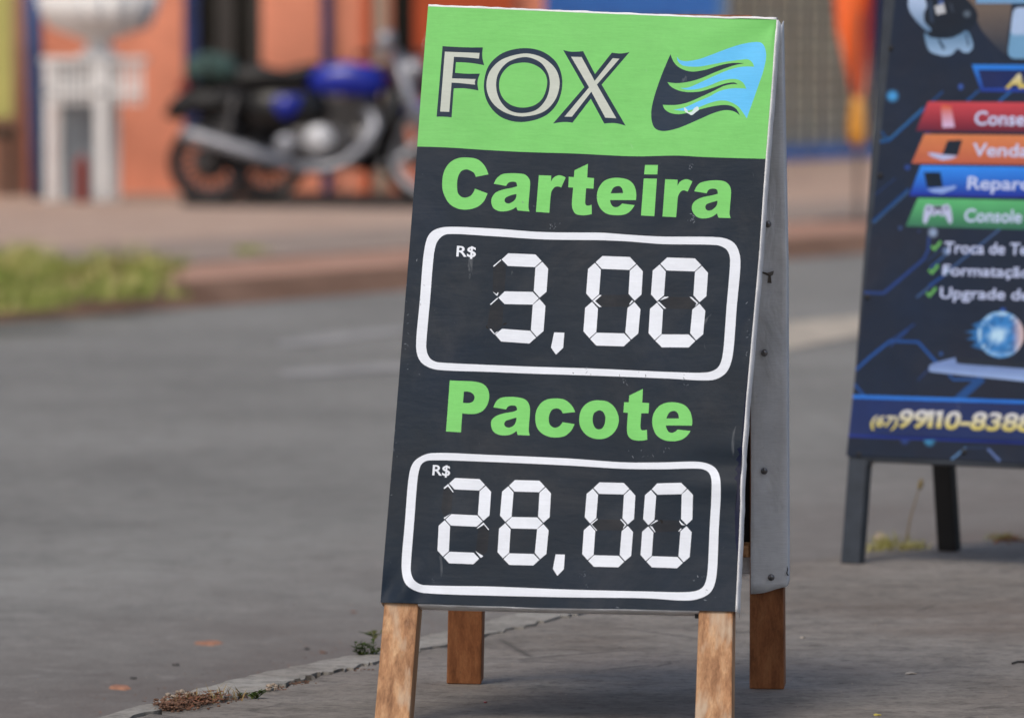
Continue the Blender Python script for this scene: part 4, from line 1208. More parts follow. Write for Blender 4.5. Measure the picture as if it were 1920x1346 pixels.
L2.append(('screen_picture', [arr(A, [(1055, -60), (3600, -60), (3600, 55), (1062, 56)])], alb(146, 186, 222), 'pale blue screens pictured at the top of the poster'))
L2.append(('screen_picture', [smooth(A([(1570, 210), (1600, 135), (1670, 112), (3500, 122, 1), (3500, 840, 1), (1590, 828), (1520, 790), (1505, 710), (1535, 480)]))], lambda x, y: np.array(alb(192, 212, 240)) if y < 63 else np.array(alb(144, 186, 218)), 'pale blue screens pictured at the top of the poster'))
def relief2(x, y):
    return 0.0010 * math.sin(x * 0.012 + y * 0.009) + 0.0006 * math.sin(x * 0.03 - y * 0.018)
def tl2(x, y): return s2.front(x, y) + s2.nf * (0.004 + relief2(x, y))
def nrm2(x, y):
    e = 2.0
    gx = (relief2(x + e, y) - relief2(x - e, y)) / (2 * e) * 800
    gy = (relief2(x, y - e) - relief2(x, y + e)) / (2 * e) * 800
    return (s2.nf - Vector((1, 0, 0)) * gx - s2.up * gy).normalized()
# keep everything inside the poster
p2 = build_print(L2, base2, tl2, relief2, M['print2'], s2.root, (7, 7), nrm2)
for o in p2:
    if o.name.split('.')[0] == 'banner': o.name = 'poster'
bpy.data.objects.remove(_to)
# steel frame
def tube_quad(name, pts, nback, th, mat, bev=0.004):
    bm = bmesh.new()
    q = [Vector(p) for p in pts]
    add_hull(bm, q, [p + nback * th for p in q])
    bmesh.ops.recalc_face_normals(bm, faces=bm.faces)
    bmesh.ops.bevel(bm, geom=bm.edges[:], offset=bev, segments=3, profile=0.5, affect='EDGES')
    return mesh_obj(name, bm, mat, s2.root)
def g2(p, q):
    wp, wq = s2.w(p), s2.w(q)
    t = wp.z / (wp.z - wq.z)
    return s2.l(wp + (wq - wp) * t)
nb2 = -s2.nf
a, b = s2.front(1590.5, 852), s2.front(1623, 854)
d, c = g2(a, s2.front(1575.5, 1050)), g2(b, s2.front(1610.5, 1052))
up_ = (a - d).normalized()
tube_quad('leg', [a + up_ * 1.17, b + up_ * 1.17, c, d], nb2, 0.03, M['dark_steel'])
wd = Vector((0.66, 0, 0))
tube_quad('leg', [a + up_ * 1.17 + wd, b + up_ * 1.17 + wd, g2(b + wd, c + wd), g2(a + wd, d + wd)], nb2, 0.03, M['dark_steel'])
r0, r1 = s2.front(1622, 846), s2.front(1622, 864.5)
tube_quad('bottom_rail', [r0, r0 + Vector((0.615, 0, 0)), r1 + Vector((0.615, 0, 0)), r1], nb2, 0.028, M['dark_steel'], 0.003)
r0 = a + up_ * 1.17
tube_quad('top_rail', [r0 + up_ * .03 , r0 + wd + up_ * .03 + Vector((.045, 0, 0)), r0 + wd + Vector((.045, 0, 0)), r0], nb2, 0.03, M['dark_steel'])
# weld fillet in the inner corner
bm = bmesh.new()
cc = s2.front(1624, 866)
u_, v_ = Vector((1, 0, 0)), -s2.up
fil = [cc, cc + u_ * 0.014] + [cc + u_ * (0.014 * (1 - math.sin(t))) + v_ * (0.014 * (1 - math.cos(t))) for t in (0.4, 0.8, 1.2)] + [cc + v_ * 0.014]
vs = [bm.verts.new(p + nb2 * 0.002) for p in fil]
vs2 = [bm.verts.new(p + nb2 * 0.02) for p in fil]
bm.faces.new(vs); bm.faces.new(vs2[::-1])
for i in range(len(vs)): bm.faces.new((vs[i], vs2[i], vs2[(i + 1) % len(vs)], vs[(i + 1) % len(vs)]))
bmesh.ops.recalc_face_normals(bm, faces=bm.faces)
mesh_obj('weld', bm, M['dark_steel'], s2.root)
# rear legs
rf = [G(1757, 1033), G(1792, 1034)]
top_r = [s2.w(Vector((lx, 0.035, s2.H))), s2.w(Vector((lx + 0.045, 0.035, s2.H)))]
def rear_leg2(sh):
    f0, f1 = s2.l(rf[0]) + Vector((sh, 0, 0)), s2.l(rf[0]) + Vector((sh + 0.048, 0, 0))
    for f in (f0, f1): f.z -= s2.w(f).z
    t0, t1 = s2.l(top_r[0]) + Vector((sh, 0, 0)), s2.l(top_r[1]) + Vector((sh, 0, 0))
    nn = (t0 - f0).cross(Vector((1, 0, 0))).normalized()
    if nn.y < 0: nn = -nn
    tube_quad('leg', [t0, t1, f1, f0], nn, 0.03, M['dark_steel_rear'])
rear_leg2(0.0)
rear_leg2(0.60)
# bolts through the poster
for q in ((1672, 92), (1628, 557), (1612, 852), (1809, 847), (1652, 330)):
    p = s2.front(*q) + s2.nf * 0.0045
    bm = bmesh.new()
    u, v = frame_of(s2.nf)
    ring = [bm.verts.new(p + (u * math.cos(k * math.pi / 5) * 1.0 + v * math.sin(k * math.pi / 5)) * 0.007) for k in range(10)]
    r2_ = [bm.verts.new(x.co + s2.nf * 0.003 - (x.co - p) * 0.4) for x in ring]
    bm.faces.new(r2_)
    for k in range(10): bm.faces.new((ring[k], ring[(k + 1) % 10], r2_[(k + 1) % 10], r2_[k]))
    bmesh.ops.recalc_face_normals(bm, faces=bm.faces)
    mesh_obj('bolt', bm, M['black'], s2.root, True)

exec_bg = True
# ------------------------------------------------------------------ buildings across the road
def Zat(py, y): return at(960, py, y).z
def Xat(px, y): return at(px, 80, y).x
M['orange'] = simple('orange painted wall', (0.76, 0.365, 0.25), 0.8, 0, 0.2, 1.6, 0.2)
M['orange_red'] = simple('red orange painted pilaster', (0.52, 0.125, 0.035), 0.7, 0, 0.12, 2)
M['salmon'] = simple('salmon wall', (0.50, 0.33, 0.25), 0.8, 0, 0.12, 1.5)
M['navy'] = simple('navy painted post', (0.04, 0.07, 0.19), 0.5, 0, 0.2, 3)
M['bluepost'] = simple('blue painted post', (0.08, 0.17, 0.34), 0.5, 0, 0.25, 3)
M['blueband'] = simple('blue painted sill', (0.15, 0.32, 0.68), 0.55, 0, 0.2, 3)
M['bluesign'] = simple('bright blue fascia', (0.12, 0.42, 1.0), 0.45, 0, 0.1, 2)
M['palebluе'] = simple('pale blue board', (0.34, 0.55, 0.80), 0.5)
M['white'] = simple('white painted', (0.80, 0.80, 0.79), 0.5, 0, 0.1, 4)
M['greyboard'] = simple('grey blue board', (0.36, 0.40, 0.43), 0.6, 0, 0.15, 3)
M['yellow'] = simple('yellow green board', (0.55, 0.53, 0.22), 0.5, 0, 0.1, 3)
M['brown'] = simple('dark brown wood', (0.10, 0.062, 0.035), 0.6)
M['doorgrey'] = simple('grey brown door', (0.085, 0.075, 0.066), 0.6)
M['beige'] = simple('beige pilaster', (0.44, 0.36, 0.29), 0.7)
M['shutter'] = simple('grey brown shutter', (0.50, 0.47, 0.43), 0.6, 0.2, 0.15, 2)
M['tan'] = simple('tan bars', (0.98, 0.88, 0.68), 0.5)
M['glassdark'] = simple('dark window glass', (0.010, 0.011, 0.013), 0.15)
M['roof'] = simple('clay roof', (0.30, 0.13, 0.08), 0.8)
M['redcan'] = simple('red brown canister', (0.30, 0.045, 0.015), 0.5)
D1 = 50.0
ob = empty('orange_building', (Xat(400, D1), D1, 0))
tag(ob, 'orange painted shop building with dark openings and navy posts behind the motorcycles', 'building')
def lbox(name, x0, x1, z0, z1, y0, y1, mat, par, bev=0.0):
    p = par
    off = Vector((0, 0, 0))
    while p is not None:
        off += Vector(p.location) if p.type == 'EMPTY' else Vector((0, 0, 0))
        p = p.parent
    bm = box_bm(x0 - off.x, x1 - off.x, y0 - off.y, y1 - off.y, z0 - off.z, z1 - off.z, bevel=bev)
    return mesh_obj(name, bm, mat, par)
def xa(px): return Xat(px, D1)
GZ = -0.012
TOPZ = 3.6
# wall with openings: solid pieces round the door and windows
lbox('wall', xa(-2600), xa(345), GZ - .05, TOPZ, D1, D1 + 0.25, M['orange'], ob)
lbox('wall', xa(345), xa(490), GZ - .05, 0.42, D1, D1 + 0.25, M['orange'], ob)
lbox('wall', xa(345), xa(490), 2.5, TOPZ, D1, D1 + 0.25, M['orange'], ob)
lbox('wall', xa(490), xa(735), GZ - .05, TOPZ, D1, D1 + 0.25, M['orange'], ob)
lbox('wall', xa(735), xa(776), GZ - .05, 0.5, D1, D1 + 0.25, M['orange'], ob)
lbox('wall', xa(735), xa(776), 2.5, TOPZ, D1, D1 + 0.25, M['orange'], ob)
lbox('wall', xa(776), xa(960), GZ - .05, TOPZ, D1, D1 + 0.25, M['orange_red'], ob)
lbox('side_wall', xa(960) - .002, xa(960) + .25, GZ - .05, TOPZ, D1 + .25, D1 + 9, M['orange'], ob)
lbox('roof', xa(-2620), xa(965) + .3, TOPZ, TOPZ + 0.18, D1 - .5, D1 + 9.2, M['roof'], ob)
w1 = lbox('window', xa(345), xa(490), 0.42, 2.5, D1 + .16, D1 + .22, M['glassdark'], ob)
lbox('frame', xa(345), xa(371), 0.42, 2.5, D1 - .02, D1 + .15, M['navy'], w1)
lbox('door_leaf', xa(404), xa(440), 0.42, 2.5, D1 + .02, D1 + .07, M['doorgrey'], w1)
lbox('door_leaf', xa(468), xa(489), 0.42, 2.5, D1 + .02, D1 + .07, M['doorgrey'], w1)
w2 = lbox('window', xa(735), xa(776), 0.5, 2.5, D1 + .16, D1 + .22, M['glassdark'], ob)
lbox('post', xa(603), xa(622), GZ, TOPZ, D1 - .09, D1 - .01, M['navy'], ob)
lbox('pilaster', xa(680), xa(697), GZ, TOPZ, D1 - .05, D1 - .003, M['orange_red'], ob)
lbox('pilaster', xa(700), xa(724), GZ, TOPZ, D1 - .06, D1 - .003, M['beige'], ob)
lbox('pilaster', xa(-60), xa(43), GZ, TOPZ, D1 - .05, D1 - .003, M['salmon'], ob)
# second building, its front running away to the right
wa, wb = Vector((-0.52, 57.2, 0)), Vector((9.5, 79.3, 0))
wdir = (wb - wa).normalized()
gb_ = empty('shuttered_building', (wa.x, wa.y, 0), math.atan2(wdir.y, wdir.x))
tag(gb_, 'shopfront with a grey shutter behind tan bars and a blue sill', 'building')
WL = (wb - wa).length
def wpos(px):
    """distance along the second front at which it crosses a picture column"""
    k = (px - 960) / F * math.cos(PITCH)
    return (k * wa.y - wa.x) / (wdir.x - k * wdir.y)
def rbox(name, s0, s1, z0, z1, y0, y1, mat, par=None):
    return mesh_obj(name, box_bm(s0, s1, y0, y1, z0, z1), mat, par or gb_)
s_sh0, s_sh1 = wpos(1268), wpos(1636)
rbox('wall', -0.3, s_sh0, GZ - .05, 4.2, 0.0, 0.25, M['beige'])
rbox('wall', s_sh0, s_sh1, 2.9, 4.2, 0.0, 0.25, M['beige'])
rbox('wall', s_sh1, WL, GZ - .05, 4.2, 0.0, 0.25, M['shutter'])
rbox('sill', s_sh0, s_sh1 + .3, GZ - .02, 0.115, -0.10, 0.24, M['blueband'])
rbox('post', s_sh1 - .15, s_sh1 + .15, 0.117, 4.2, -0.12, -0.002, M['navy'])
nsl = 19
for i in range(nsl):
    z0 = 0.118 + (2.9 - 0.118) * i / nsl
    z1 = 0.118 + (2.9 - 0.118) * (i + 1) / nsl
    bm = bmesh.new()
    add_hull(bm, [(s_sh0, 0.10, z0), (s_sh0, 0.075, (z0 + z1) / 2), (s_sh0, 0.10, z1 - .045), (s_sh0, 0.12, z1 - .045), (s_sh0, 0.12, z0)],
             [(s_sh1, 0.10, z0), (s_sh1, 0.075, (z0 + z1) / 2), (s_sh1, 0.10, z1 - .045), (s_sh1, 0.12, z1 - .045), (s_sh1, 0.12, z0)])
    bmesh.ops.recalc_face_normals(bm, faces=bm.faces)
    mesh_obj('shutter_slat', bm, M['shutter'], gb_)
rbox('shutter_back', s_sh0, s_sh1, 0.117, 2.899, 0.14, 0.16, M['black'])
px = 1285
while px < 1632:
    s_ = wpos(px)
    rbox('bar', s_ - .026, s_ + .026, 0.118, 2.9, -0.03, -0.005, M['tan'])
    px += 28.3
rbox('roof', -0.5, WL + .3, 4.2, 4.4, -0.5, 9, M['roof'])
fas = rbox('fascia', wpos(800), wpos(1254), 1.38, 2.3, -0.5, -0.42, M['bluesign'])
rbox('fascia_end', wpos(1254) + .005, wpos(1273), 1.38, 2.3, -0.5, -0.42, M['palebluе'])

# left of the orange wall
bp = mesh_obj('blue_post', tube_bm([at(58 + 16, 371, 48.2), at(46 + 16, 0, 48.2), at(38 + 16, -250, 48.2)], 0.062, 14), M['bluepost'], None, True)
tag(bp, 'blue painted steel post beside the white planter stand', 'post')
yb = empty('yellow_board', (Xat(-30, 49.2), 49.2, 0))
tag(yb, 'yellow green board on a brown trestle at the left edge', 'sign')
X_ = lambda p: Xat(p, 49.2) - yb.location.x
Z_ = lambda p: Zat(p, 49.2)
mesh_obj('panel', box_bm(X_(-140), X_(24), -.03, .03, Z_(222), Z_(-60), bevel=.01), M['yellow'], yb)
mesh_obj('shelf', box_bm(X_(-140), X_(30), -.12, .12, Z_(262), Z_(236), bevel=.01), M['brown'], yb)
for a, b in ((-130, -120), (14, 24)):
    mesh_obj('leg', box_bm(X_(a), X_(b), -.05, .05, GZ, Z_(262)), M['brown'], yb)
# white slatted stand with basin
DS = 47.6
ws = empty('slatted_stand', (Xat(180, DS), DS, 0))
tag(ws, 'tall white slatted plant stand against the orange wall', 'stand')
X_ = lambda p: Xat(p, DS) - ws.location.x
Z_ = lambda p: Zat(p, DS)
mesh_obj('top', box_bm(X_(80), X_(276), -.2, .2, Z_(118), Z_(108), bevel=.006), M['white'], ws)
mesh_obj('rail', box_bm(X_(84), X_(272), -.19, -.17, Z_(178), Z_(170)), M['white'], ws)
for k in range(15):
    p = 86 + k * 12.6
    mesh_obj('slat', box_bm(X_(p), X_(p + 7.5), -.165, -.145, Z_(196), Z_(118)), M['white'], ws)
for a, b, y0 in ((86, 100, -.19), (180, 204, -.19), (206, 222, .10), (98, 112, .12)):
    mesh_obj('leg', box_bm(X_(a), X_(b), y0, y0 + .05, GZ, Z_(118), bevel=.006), M['white'], ws)
mesh_obj('back_panel', box_bm(X_(100), X_(206), .16, .18, Z_(385), Z_(118)), M['greyboard'], ws)
bs = empty('white_basin', (Xat(185, DS), DS, Zat(108, DS)))
tag(bs, 'wide white fluted basin on a short foot, on top of the slatted stand', 'planter')
bm = bmesh.new()
k_ = DS / F
add_lathe(bm, [(40 * k_, 0), (34 * k_, 8 * k_), (20 * k_, 18 * k_), (22 * k_, 30 * k_), (50 * k_, 42 * k_), (90 * k_, 56 * k_), (104 * k_, 82 * k_), (112 * k_, 116 * k_), (105 * k_, 118 * k_), (90 * k_, 70 * k_), (10 * k_, 52 * k_)], n=96, flute=0.05, nf=16)
bmesh.ops.recalc_face_normals(bm, faces=bm.faces)
mesh_obj('bowl', bm, M['white'], bs, True)
rc = empty('red_canister', (Xat(153, 47.2), 47.2, GZ))
tag(rc, 'red brown canister standing between the legs of the white stand', 'canister')
bm = bmesh.new()
add_lathe(bm, [(12.5 * k_, 0), (13 * k_, 4 * k_), (13 * k_, 70 * k_), (10 * k_, 78 * k_), (5 * k_, 82 * k_), (5 * k_, 88 * k_)], n=20)
mesh_obj('body', bm, M['redcan'], rc, True)

# ------------------------------------------------------------------ feather flag
DF = 42.0
fl = empty('feather_flag', (Xat(1604, DF), DF, 0))
tag(fl, 'orange feather flag with a yellow sleeve on a thin pole, standing on the far pavement', 'flag')
X_ = lambda p: Xat(p, DF) - fl.location.x
Z_ = lambda p: Zat(p, DF)
M['flag'] = simple('orange flag cloth', (0.90, 0.24, 0.07), 0.7, 0, 0.1, 3)
M['flagred'] = simple('red flag hem', (0.52, 0.07, 0.07), 0.7)
M['flagyellow'] = simple('yellow sleeve', (0.72, 0.40, 0.09), 0.6)
ys = [-460, -350, -200, -80, 0, 60, 110, 150, 188]
xl = [1598, 1575, 1564, 1563, 1565, 1570, 1582, 1592, 1600]
xr = [1612, 1634, 1640, 1638, 1634, 1631, 1628, 1624, 1618]
def cloth(name, f0, f1, mat, y_off=0.0):
    bm = bmesh.new()
    rows_ = []
    for i in range(37):
        y = ys[0] + (ys[-1] - ys[0]) * i / 36
        a, b = np.interp(y, ys, xl), np.interp(y, ys, xr)
        a, b = a + (b - a) * f0, a + (b - a) * f1
        rows_.append([bm.verts.new((X_(a + (b - a) * j / 8), y_off + 0.03 * math.sin(i * 0.35 + j * 0.5 + f0 * 4), Z_(y))) for j in range(9)])
    for a, b in zip(rows_, rows_[1:]):
        for j in range(8): bm.faces.new((a[j], a[j + 1], b[j + 1], b[j]))
    o = mesh_obj(name, bm, mat, fl, True)
    m_ = o.modifiers.new('solid', 'SOLIDIFY'); m_.thickness = 0.003
cloth('cloth', 0.0, 0.92, M['flag'])
cloth('hem', 0.922, 1.0, M['flagred'])
bm = bmesh.new()
add_lathe(bm, [(3 * .0035, Z_(276)), (15 * .0035, Z_(268)), (17 * .0035, Z_(240)), (14 * .0035, Z_(205)), (8 * .0035, Z_(182))], c=(X_(1608), 0, 0), n=16)
mesh_obj('sleeve', bm, M['flagyellow'], fl, True)
mesh_obj('pole', tube_bm([(X_(1608), 0, GZ), (X_(1609), 0, Z_(182)), (X_(1617), .01, Z_(0)), (X_(1626), .01, Z_(-300)), (X_(1606), .01, Z_(-455))], 0.014, 8), M['steel'], fl, True)
bm = bmesh.new()
for k in range(4):
    a = k * math.pi / 2 + .5
    add_tube(bm, [(X_(1608), 0, GZ + .02), (X_(1608) + .3 * math.cos(a), .3 * math.sin(a), GZ + .012)], 0.012, 6)
mesh_obj('base', bm, M['steel'], fl)

# ------------------------------------------------------------------ motorcycles
M['tyre'] = simple('tyre rubber', (0.020, 0.020, 0.022), 0.7)
M['rim'] = simple('chrome rim', (0.58, 0.59, 0.61), 0.4, 0.3)
M['rimdark'] = simple('dull rim', (0.10, 0.10, 0.11), 0.5, 0.3)
M['chrome'] = simple('exhaust chrome', (0.40, 0.41, 0.44), 0.36, 0.5)
M['alloy'] = simple('bright engine cover', (0.66, 0.67, 0.69), 0.42, 0.4)
M['engine'] = simple('grey engine', (0.16, 0.155, 0.155), 0.5, 0.4)
M['bluepaint'] = simple('blue tank paint', (0.03, 0.06, 0.42), 0.22, 0.0, 0.1)
M['blackpaint'] = simple('black gloss paint', (0.010, 0.010, 0.012), 0.35)
M['seatvinyl'] = simple('black seat vinyl', (0.012, 0.011, 0.011), 0.55)
M['teal'] = simple('dull teal cloth', (0.085, 0.15, 0.14), 0.8)
M['redlens'] = simple('red lens', (0.30, 0.012, 0.012), 0.3)
M['redpaint'] = simple('dark red paint', (0.10, 0.008, 0.01), 0.3)
def motorcycle(name, paint, label, box=True):
    r = empty(name)
    tag(r, label, 'motorcycle', 'motorcycles parked in front of the orange wall')
    def wheel(x, R, rim):
        bm = bmesh.new()
        add_torus(bm, (x, 0, R), R - 0.070, 0.034, n=48, m=8, sx=1.5)
        wh = mesh_obj('wheel', bm, rim, r, True)
        bm = bmesh.new()
        add_torus(bm, (x, 0, R), R - 0.036, 0.036, n=48, m=10, sx=1.7)
        mesh_obj('tyre', bm, M['tyre'], wh, True)
        bm = bmesh.new()
        add_tube(bm, [(x, -.09, R), (x, -.05, R), (x, .05, R), (x, .09, R)], [.05, .12, .12, .05], 20)
        mesh_obj('hub', bm, M['engine'], wh, True)
        bm = bmesh.new()
        ns_ = 36 if rim == M['rimdark'] else 20
        for k in range(ns_):
            a = k * 2 * math.pi / ns_
            s_ = 1 if k % 2 else -1
            add_tube(bm, [(x + .05 * math.cos(a + .5 * s_), .04 * s_, R + .05 * math.sin(a + .5 * s_)), (x + (R - .09) * math.cos(a), 0, R + (R - .09) * math.sin(a))], 0.014 if ns_ > 20 else 0.004, 4)
        mesh_obj('spokes', bm, rim, wh)
    wheel(0.0, 0.305, M['rimdark'])
    wheel(1.62, 0.37, M['rim'])
    # frame tubes
    bm = bmesh.new()
    for s_ in (-.07, .07):
        add_tube(bm, [(0, s_, .305), (.55, s_, .36), (.62, s_, .75), (-.1, s_, .80)], 0.02, 8)
        add_tube(bm, [(.62, s_, .75), (1.22, s_ * .5, .98), (1.33, 0, .95)], 0.022, 8)
        add_tube(bm, [(1.30, 0, .88), (1.22, s_, .42), (1.10, s_, .28), (.55, s_, .30)], 0.022, 8)
    mesh_obj('frame', bm, M['blackpaint'], r, True)
    mesh_obj('battery_box', prism_bm([(.20, .70), (.22, .84), (.70, .84), (.84, .78), (.86, .60), (.60, .50), (.40, .44), (.26, .56)], -.10, .10, .9), M['blackpaint'], r, True)
    mesh_obj('inner_fender', prism_bm([(-.10, .60), (0, .68), (.20, .66), (.34, .50), (.30, .36), (.16, .50), (.02, .58)], -.05, .05), M['blackpaint'], r, True)
    mesh_obj('leg_guard', prism_bm([(1.04, .30), (1.20, .40), (1.28, .62), (1.30, .86), (1.42, .84), (1.40, .60), (1.30, .36), (1.14, .22)], -.12, .12, .9), M['blackpaint'], r, True)
    mesh_obj('chain_guard', prism_bm([(-.02, .36), (.04, .46), (.50, .48), (.60, .40), (.56, .34), (.20, .30)], -.09, -.06), M['blackpaint'], r, True)
    mesh_obj('fuel_tank', prism_bm([(.70, .86), (.76, .80), (1.20, .77), (1.28, .84), (1.27, .93), (1.18, 1.00), (.98, 1.03), (.82, 1.00), (.72, .93)], -.13, .13, .62), paint, r, True)
    mesh_obj('side_cover', prism_bm([(.44, .74), (.50, .80), (.70, .80), (.66, .68), (.58, .60), (.50, .63)], -.12, .12, .8), paint, r, True)
    mesh_obj('seat', prism_bm([(.00, .88), (.10, .96), (.34, 1.02), (.46, .98), (.62, .95), (.74, .97), (.74, .88), (.60, .85), (.20, .83)], -.14, .14, .8), M['seatvinyl'], r, True)
    mesh_obj('rear_fender', prism_bm([(-.33, .64), (-.28, .74), (-.14, .86), (.05, .90), (.45, .86), (.48, .68), (.30, .66), (.18, .66), (0, .70), (-.16, .64), (-.24, .60)], -.10, .10, .85), M['blackpaint'], r, True)
    mesh_obj('tail_light', prism_bm([(-.24, .82), (-.20, .90), (-.12, .90), (-.12, .80)], -.07, .07, .8), M['redlens'], r, True)
    bm = bmesh.new()
    add_prism(bm, [(.55, .30), (.52, .50), (.62, .56), (.85, .60), (1.02, .55), (1.06, .38), (.98, .28)], -.13, .13, .85)
    eng = mesh_obj('engine', bm, M['engine'], r, True)
    bm = bmesh.new()
    for k in range(9):
        z = .58 + k * .022
        add_box(bm, .84 + k * .008, 1.12 + k * .006, -.10, .10, z, z + .009)
    add_box(bm, .88, 1.08, -.07, .07, .55, .77)
    mesh_obj('cylinder', bm, M['engine'], eng)
    for x, z, rr_, mt in ((.80, .465, .112, M['alloy']), (.56, .43, .085, M['chrome'])):
        for s_ in (-1, 1):
            bm = bmesh.new()
            add_tube(bm, [(x, s_ * .12, z), (x, s_ * .155, z), (x, s_ * .175, z)], [rr_, rr_ * .95, rr_ * .6], 24)
            mesh_obj('engine_cover', bm, mt, eng, True)
    bm = bmesh.new()
    add_tube(bm, [(.64, -.17, .27), (.30, -.17, .375), (-.10, -.17, .495), (-.19, -.17, .52)], [.046, .060, .058, .040], 16)
    mesh_obj('silencer', bm, M['chrome'], r, True)
    bm = bmesh.new()
    add_tube(bm, [(1.10, -.03, .68), (1.19, -.10, .64), (1.21, -.15, .56), (1.13, -.17, .42), (1.00, -.17, .31), (.88, -.17, .265), (.64, -.17, .27)], .043, 14)
    mesh_obj('exhaust_pipe', bm, M['chrome'], r, True)
    for s_ in (-.15, .15):
        bm = bmesh.new()
        add_tube(bm, [(.02, s_, .32), (.14, s_, .52), (.20, s_, .80)], [.03, .038, .02], 10)
        for k in range(9): add_torus(bm, (.05 + k * .014, s_, .40 + k * .035), .038, .008, axis='Z', n=14, m=5)
        mesh_obj('shock_absorber', bm, M['engine'], r, True)
    for s_ in (-.10, .10):
        mesh_obj('fork_leg', tube_bm([(1.62, s_, .335), (1.47, s_, .72), (1.34, s_, 1.10)], [.046, .044, .038], 12), M['chrome'], r, True)
    mesh_obj('front_fender', prism_bm([(1.24, .52), (1.33, .66), (1.50, .74), (1.70, .73), (1.84, .64), (1.80, .62), (1.66, .69), (1.50, .69), (1.36, .61), (1.28, .50)], -.06, .06, .95), paint, r, True)
    hl = mesh_obj('headlight', tube_bm([(1.36, 0, .98), (1.42, 0, .97), (1.50, 0, .955), (1.53, 0, .95)], [.05, .09, .10, .09], 20), M['chrome'], r, True)
    hb = mesh_obj('handlebar', tube_bm([(1.10, -.36, 1.08), (1.22, -.34, 1.10), (1.34, -.14, 1.08), (1.34, .14, 1.08), (1.22, .34, 1.10), (1.10, .36, 1.08)], .014, 8), M['chrome'], r, True)
    for s_ in (-1, 1):
        mesh_obj('grip', tube_bm([(1.09, s_ * .365, 1.08), (1.20, s_ * .345, 1.10)], .02, 10), M['tyre'], hb, True)
        mr = mesh_obj('mirror', tube_bm([(1.22, s_ * .34, 1.10), (1.25, s_ * .38, 1.20)], .007, 6), M['chrome'], hb)
    bm = bmesh.new()
    add_tube(bm, [(1.27, -.20, 1.13), (1.285, -.2, 1.17), (1.30, -.2, 1.25)], [.05, .07, .045], 18)
    mesh_obj('instrument', bm, M['chrome'], r, True)
    for s_ in (-.13, .13):
        mesh_obj('indicator', tube_bm([(-.16, s_ * .6, .84), (-.16, s_ * 1.6, .84)], [.012, .03], 8), M['redlens'], r, True)
    mesh_obj('side_stand', tube_bm([(.62, -.12, .28), (.56, -.30, 0.0)], .012, 6), M['blackpaint'], r)
    return r
DM = 46.6
mb = motorcycle('motorcycle', M['bluepaint'], 'blue motorcycle with chrome exhaust, the nearer of the two parked bikes')
mb.location = (Xat(393, DM), DM, GZ)
mb.scale = (1, 1, 1)
mb.rotation_euler = (math.radians(-6) * 0, 0, math.radians(-3))
bg = empty('saddle_bag', (0, 0, 0))
tag(bg, 'dull teal bag strapped on the rack behind the seat of the blue motorcycle', 'bag')
bm = prism_bm([(-.17, .90), (-.16, 1.04), (-.02, 1.10), (.16, 1.07), (.22, .96), (.20, .90)], -.20, .16, .85)
bg.location = mb.location
bg.rotation_euler = mb.rotation_euler
mesh_obj('body', bm, M['teal'], bg, True)
bm = bmesh.new()
add_tube(bm, [(0.0, -.21, .90), (.0, -.21, 1.05), (0, -.10, 1.12), (0, .1, 1.12), (0, .18, .92)], .012, 6)
mesh_obj('strap', bm, M['black'], bg)
m2 = motorcycle('motorcycle', M['redpaint'], 'dark motorcycle half hidden behind the blue one')
m2.location = (Xat(500, DM + 1.2), DM + 1.2, GZ)
m2.rotation_euler = (0, 0, math.radians(4))
# floor mat of shade: painted by the dark slab laid under the bikes
# ------------------------------------------------------------------ grass on the verge
def mat_grass(name, a, b, c):
    m = NM(name, 0.7, spec=0.2)
    x = m.ramp(m.noise(4.5, 5, 0.7), [(0.38, deep(a)), (0.5, deep(b)), (0.62, deep(c))])
    m.col(x)
    m.b.inputs['Subsurface Weight'].default_value = 0.0
    return m.m
M['grass'] = mat_grass('verge grass', (0.15, 0.24, 0.05), (0.38, 0.42, 0.14), (0.68, 0.60, 0.33))
def blades(bm, p, n, h, spread, w_, rnd, lean=0.5):
    for _ in range(n):
        a = rnd.uniform(0, 2 * math.pi)
        q = p + Vector((rnd.gauss(0, spread), rnd.gauss(0, spread), 0))
        hh = h * rnd.uniform(0.5, 1.15)
        dr = Vector((math.cos(a), math.sin(a), 0))
        sd_ = Vector((-dr.y, dr.x, 0)) * w_ * rnd.uniform(.6, 1.2)
        l1 = dr * hh * lean * rnd.uniform(.1, .5)
        l2 = dr * hh * lean * rnd.uniform(.6, 1.3)
        v = [bm.verts.new(q - sd_), bm.verts.new(q + sd_), bm.verts.new(q + l1 + sd_ * .7 + Vector((0, 0, hh * .6))), bm.verts.new(q + l1 - sd_ * .7 + Vector((0, 0, hh * .6))), bm.verts.new(q + l2 + Vector((0, 0, hh)))]
        bm.faces.new((v[0], v[1], v[2], v[3]))
        bm.faces.new((v[3], v[2], v[4]))
rnd = random.Random(11)
bm = bmesh.new()
for _ in range(2700):
    x = rnd.uniform(-1000, 330)
    y = rnd.uniform(500, 588) + max(0.0, -x) * 0.12
    dens = 1.0 if x < 110 else (0.55 if x < 190 else 0.9)
    fade = min(1.0, max(0.0, (345 - x) / 70))
    if rnd.random() > dens * fade: continue
    if y > np.interp(x, [-1000, -400, 0, 200, 345], [720, 640, 592, 575, 558]): continue
    h = 0.15 if x < 100 else (0.08 if x < 185 else 0.135)
    h *= fade ** 0.5 * np.interp(y, [500, 540, 588], [1.0, 0.9, 0.55])
    if mn.noise(Vector((x * .02, y * .05, 3.1))) < -0.12: continue
    blades(bm, G(x, y, -0.02), 9, h * (0.75 + 0.9 * abs(mn.noise(Vector((x * .035, y * .02, .7))))), 0.05, 0.005, rnd, 0.8)
g = mesh_obj('verge_grass', bm, M['grass'])
